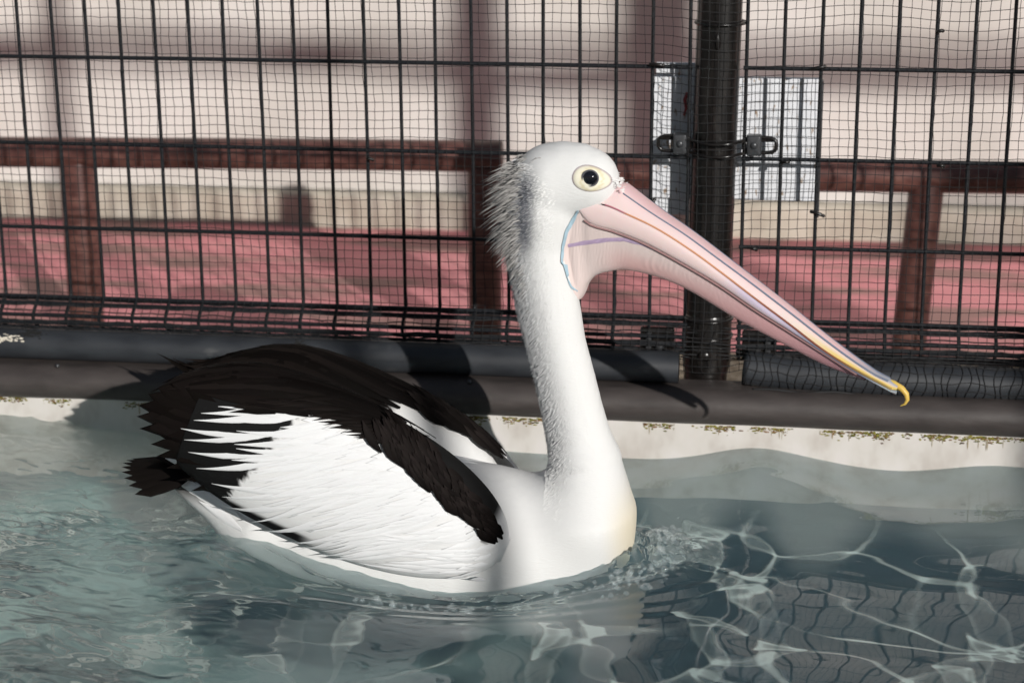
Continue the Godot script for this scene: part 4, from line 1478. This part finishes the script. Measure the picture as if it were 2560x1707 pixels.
	for k in pn:
		for q in ps:
			var a := k * (ps + 1) + q
			b.quad(a, a + ps + 1, a + ps + 2, a + 1)
	part("pouch", b.mesh(), M["pouch skin"], o)
	# violet stripe and blue border, skin of their own colour a little raised
	var lines := [["violet_stripe", [Vector2(-0.058, 0.385), Vector2(-0.038, 0.390), Vector2(-0.010, 0.396), Vector2(0.011, 0.398), Vector2(0.033, 0.394), Vector2(0.054, 0.386), Vector2(0.090, 0.369)], [0.0022, 0.0026, 0.0026, 0.0024, 0.0018, 0.0012, 0.0004], Color(0.46, 0.35, 0.50)],
		["blue_border", [Vector2(-0.043, 0.431), Vector2(-0.050, 0.418), Vector2(-0.0585, 0.403), Vector2(-0.0635, 0.384), Vector2(-0.0655, 0.365), Vector2(-0.0635, 0.349), Vector2(-0.0575, 0.334), Vector2(-0.051, 0.326)], [0.0012, 0.0022, 0.0020, 0.0015, 0.0010, 0.0009, 0.0011, 0.0008], Color(0.36, 0.50, 0.58)]]
	for ln in lines:
		for s: float in [1.0, -1.0]:
			b = Buf.new()
			var pts: Array = ln[1]
			var m2 := (pts.size() - 1) * 5 + 1
			for k in m2:
				var i0 := mini(k / 5, pts.size() - 2)
				var fr: float = k / 5.0 - i0
				var q: Vector2 = pts[i0].lerp(pts[i0 + 1], fr)
				var dir: Vector2 = (pts[i0 + 1] - pts[i0]).normalized()
				var wd: float = lerpf(ln[2][i0], ln[2][i0 + 1], fr) * (1.0 + 0.18 * N3.get_noise_2d(k * 1.7, 5.0))
				for e: float in [-1.0, 0.0, 1.0]:
					var qq := q + Vector2(-dir.y, dir.x) * e * wd
					var up := curve(POUCH_UP, qq.x); var lo := curve(POUCH_LO, qq.x)
					var rel := clampf((qq.y - lo) / maxf(up - lo, 0.001), 0.0, 1.0)
					var w := (curve(HALF, qq.x) - 0.0022) * pow(pow(rel, 1.0 / 1.7), 0.62)
					var free := bp(qq.x, qq.y, s * w)
					var skin := surf_z(free.x, qq.y, s)
					if absf(skin - PELICAN_Z) > 0.001 and (skin - free.z) * s > 0: free.z = skin + s * 0.0011
					free.z += s * (0.0011 - 0.0006 * absf(e))
					b.vert(free, vary(ln[3], 0.12))
			for k in m2 - 1:
				for q in 2:
					var a := k * 3 + q
					b.quad(a, a + 1, a + 4, a + 3)
			part(ln[0], b.mesh(), M["pouch skin"], o)
	# shadow line painted dark in the crease between lower rim and pouch
	b = Buf.new()
	var cp := PackedVector3Array()
	for k in 40:
		var d := lerpf(-0.036, 0.29, k / 39.0)
		cp.append(bp(d, curve(LOW, d) - 0.0012, curve(HALF, d) - 0.0016))
	b.tube(cp, PackedFloat32Array([0.0012]), 6, Color(0.30, 0.17, 0.17))
	part("pouch_shadow_line", b.mesh(), M["pouch skin"], o)
	# hook
	b = Buf.new()
	var hp := PackedVector3Array([bp(0.318, 0.2515, 0), bp(0.330, 0.2495, 0), bp(0.340, 0.2445, 0), bp(0.3455, 0.2385, 0), bp(0.3470, 0.2320, 0), bp(0.3445, 0.2265, 0), bp(0.3395, 0.2235, 0)])
	b.tube(hp, PackedFloat32Array([0.0034, 0.0038, 0.0037, 0.0033, 0.0025, 0.0015, 0.0005]), 12, Color(0.70, 0.47, 0.10))
	part("bill_hook", b.mesh(), M["bill skin"], o)
	# ragged feather point at the bill's base
	b = Buf.new()
	for k in 60:
		var t := rng.randf()
		var p := Vector3(lerpf(0.885, 0.900, t), lerpf(0.470, 0.452, t) , 0.408 + rng.randf_range(-0.02, 0.025))
		hair(b, p, Vector3(0.6, rng.randf_range(-0.1, 0.4), rng.randf_range(-0.1, 0.3)).normalized(), 0.0006, rng.randf_range(0.003, 0.006), Color(0.8, 0.8, 0.79), Color(0.8, 0.8, 0.79), 0.1)
	var m := part("brow_feathers", b.mesh(), M["plumage streaks"], o)
	tag(m, "", "", "", "stuff")

func eye(o: Node, side: float) -> void:
	# yellow bare skin, dark rim, dark eye
	var c := Vector2(0.8635, 0.4700)
	var b := Buf.new()
	var tilt := -0.20
	var ring := 36
	for k in 9:
		var f := k / 8.0
		for q in ring:
			var an := TAU * q / ring
			var e := Vector2(cos(an) * 0.0232, sin(an) * (0.0148 - 0.003 * cos(an))) * f
			var p := c + e.rotated(tilt)
			var z := surf_z(p.x, p.y, side) + side * (0.0012 + 0.0028 * (1.0 - f * f))
			if f == 1.0: z -= side * 0.0012
			var col := Color(0.83, 0.79, 0.64)
			if f > 0.93: col = Color(0.36, 0.28, 0.33)
			elif absf(e.length() - 0.0125) < 0.0014: col = Color(0.74, 0.67, 0.46)
			b.vert(Vector3(p.x, p.y, z), col)
	for k in 8:
		for q in ring:
			var q2 := (q + 1) % ring
			if side > 0: b.quad(k * ring + q, k * ring + q2, (k + 1) * ring + q2, (k + 1) * ring + q)
			else: b.quad(k * ring + q, (k + 1) * ring + q, (k + 1) * ring + q2, k * ring + q2)
	var skin := part("eye_skin", b.mesh(), M["eye skin"], o)
	var ec := Vector2(0.8620, 0.4722)
	var ez := surf_z(ec.x, ec.y, side)
	b = Buf.new()
	b.ball(Vector3(ec.x, ec.y, ez + side * 0.0024), Vector3(0.0090, 0.0088, 0.0060), 28)
	part("eyeball", b.mesh(), M["eye"], skin)
	b = Buf.new()
	var rim := PackedVector3Array()
	for q in 28: rim.append(Vector3(ec.x + cos(TAU * q / 28) * 0.0094, ec.y + sin(TAU * q / 28) * 0.0092, ez + side * 0.0040))
	b.tube(rim, PackedFloat32Array([0.0011]), 6, Color(0.10, 0.10, 0.11), false, true)
	part("eye_rim", b.mesh(), M["eye skin"], skin)
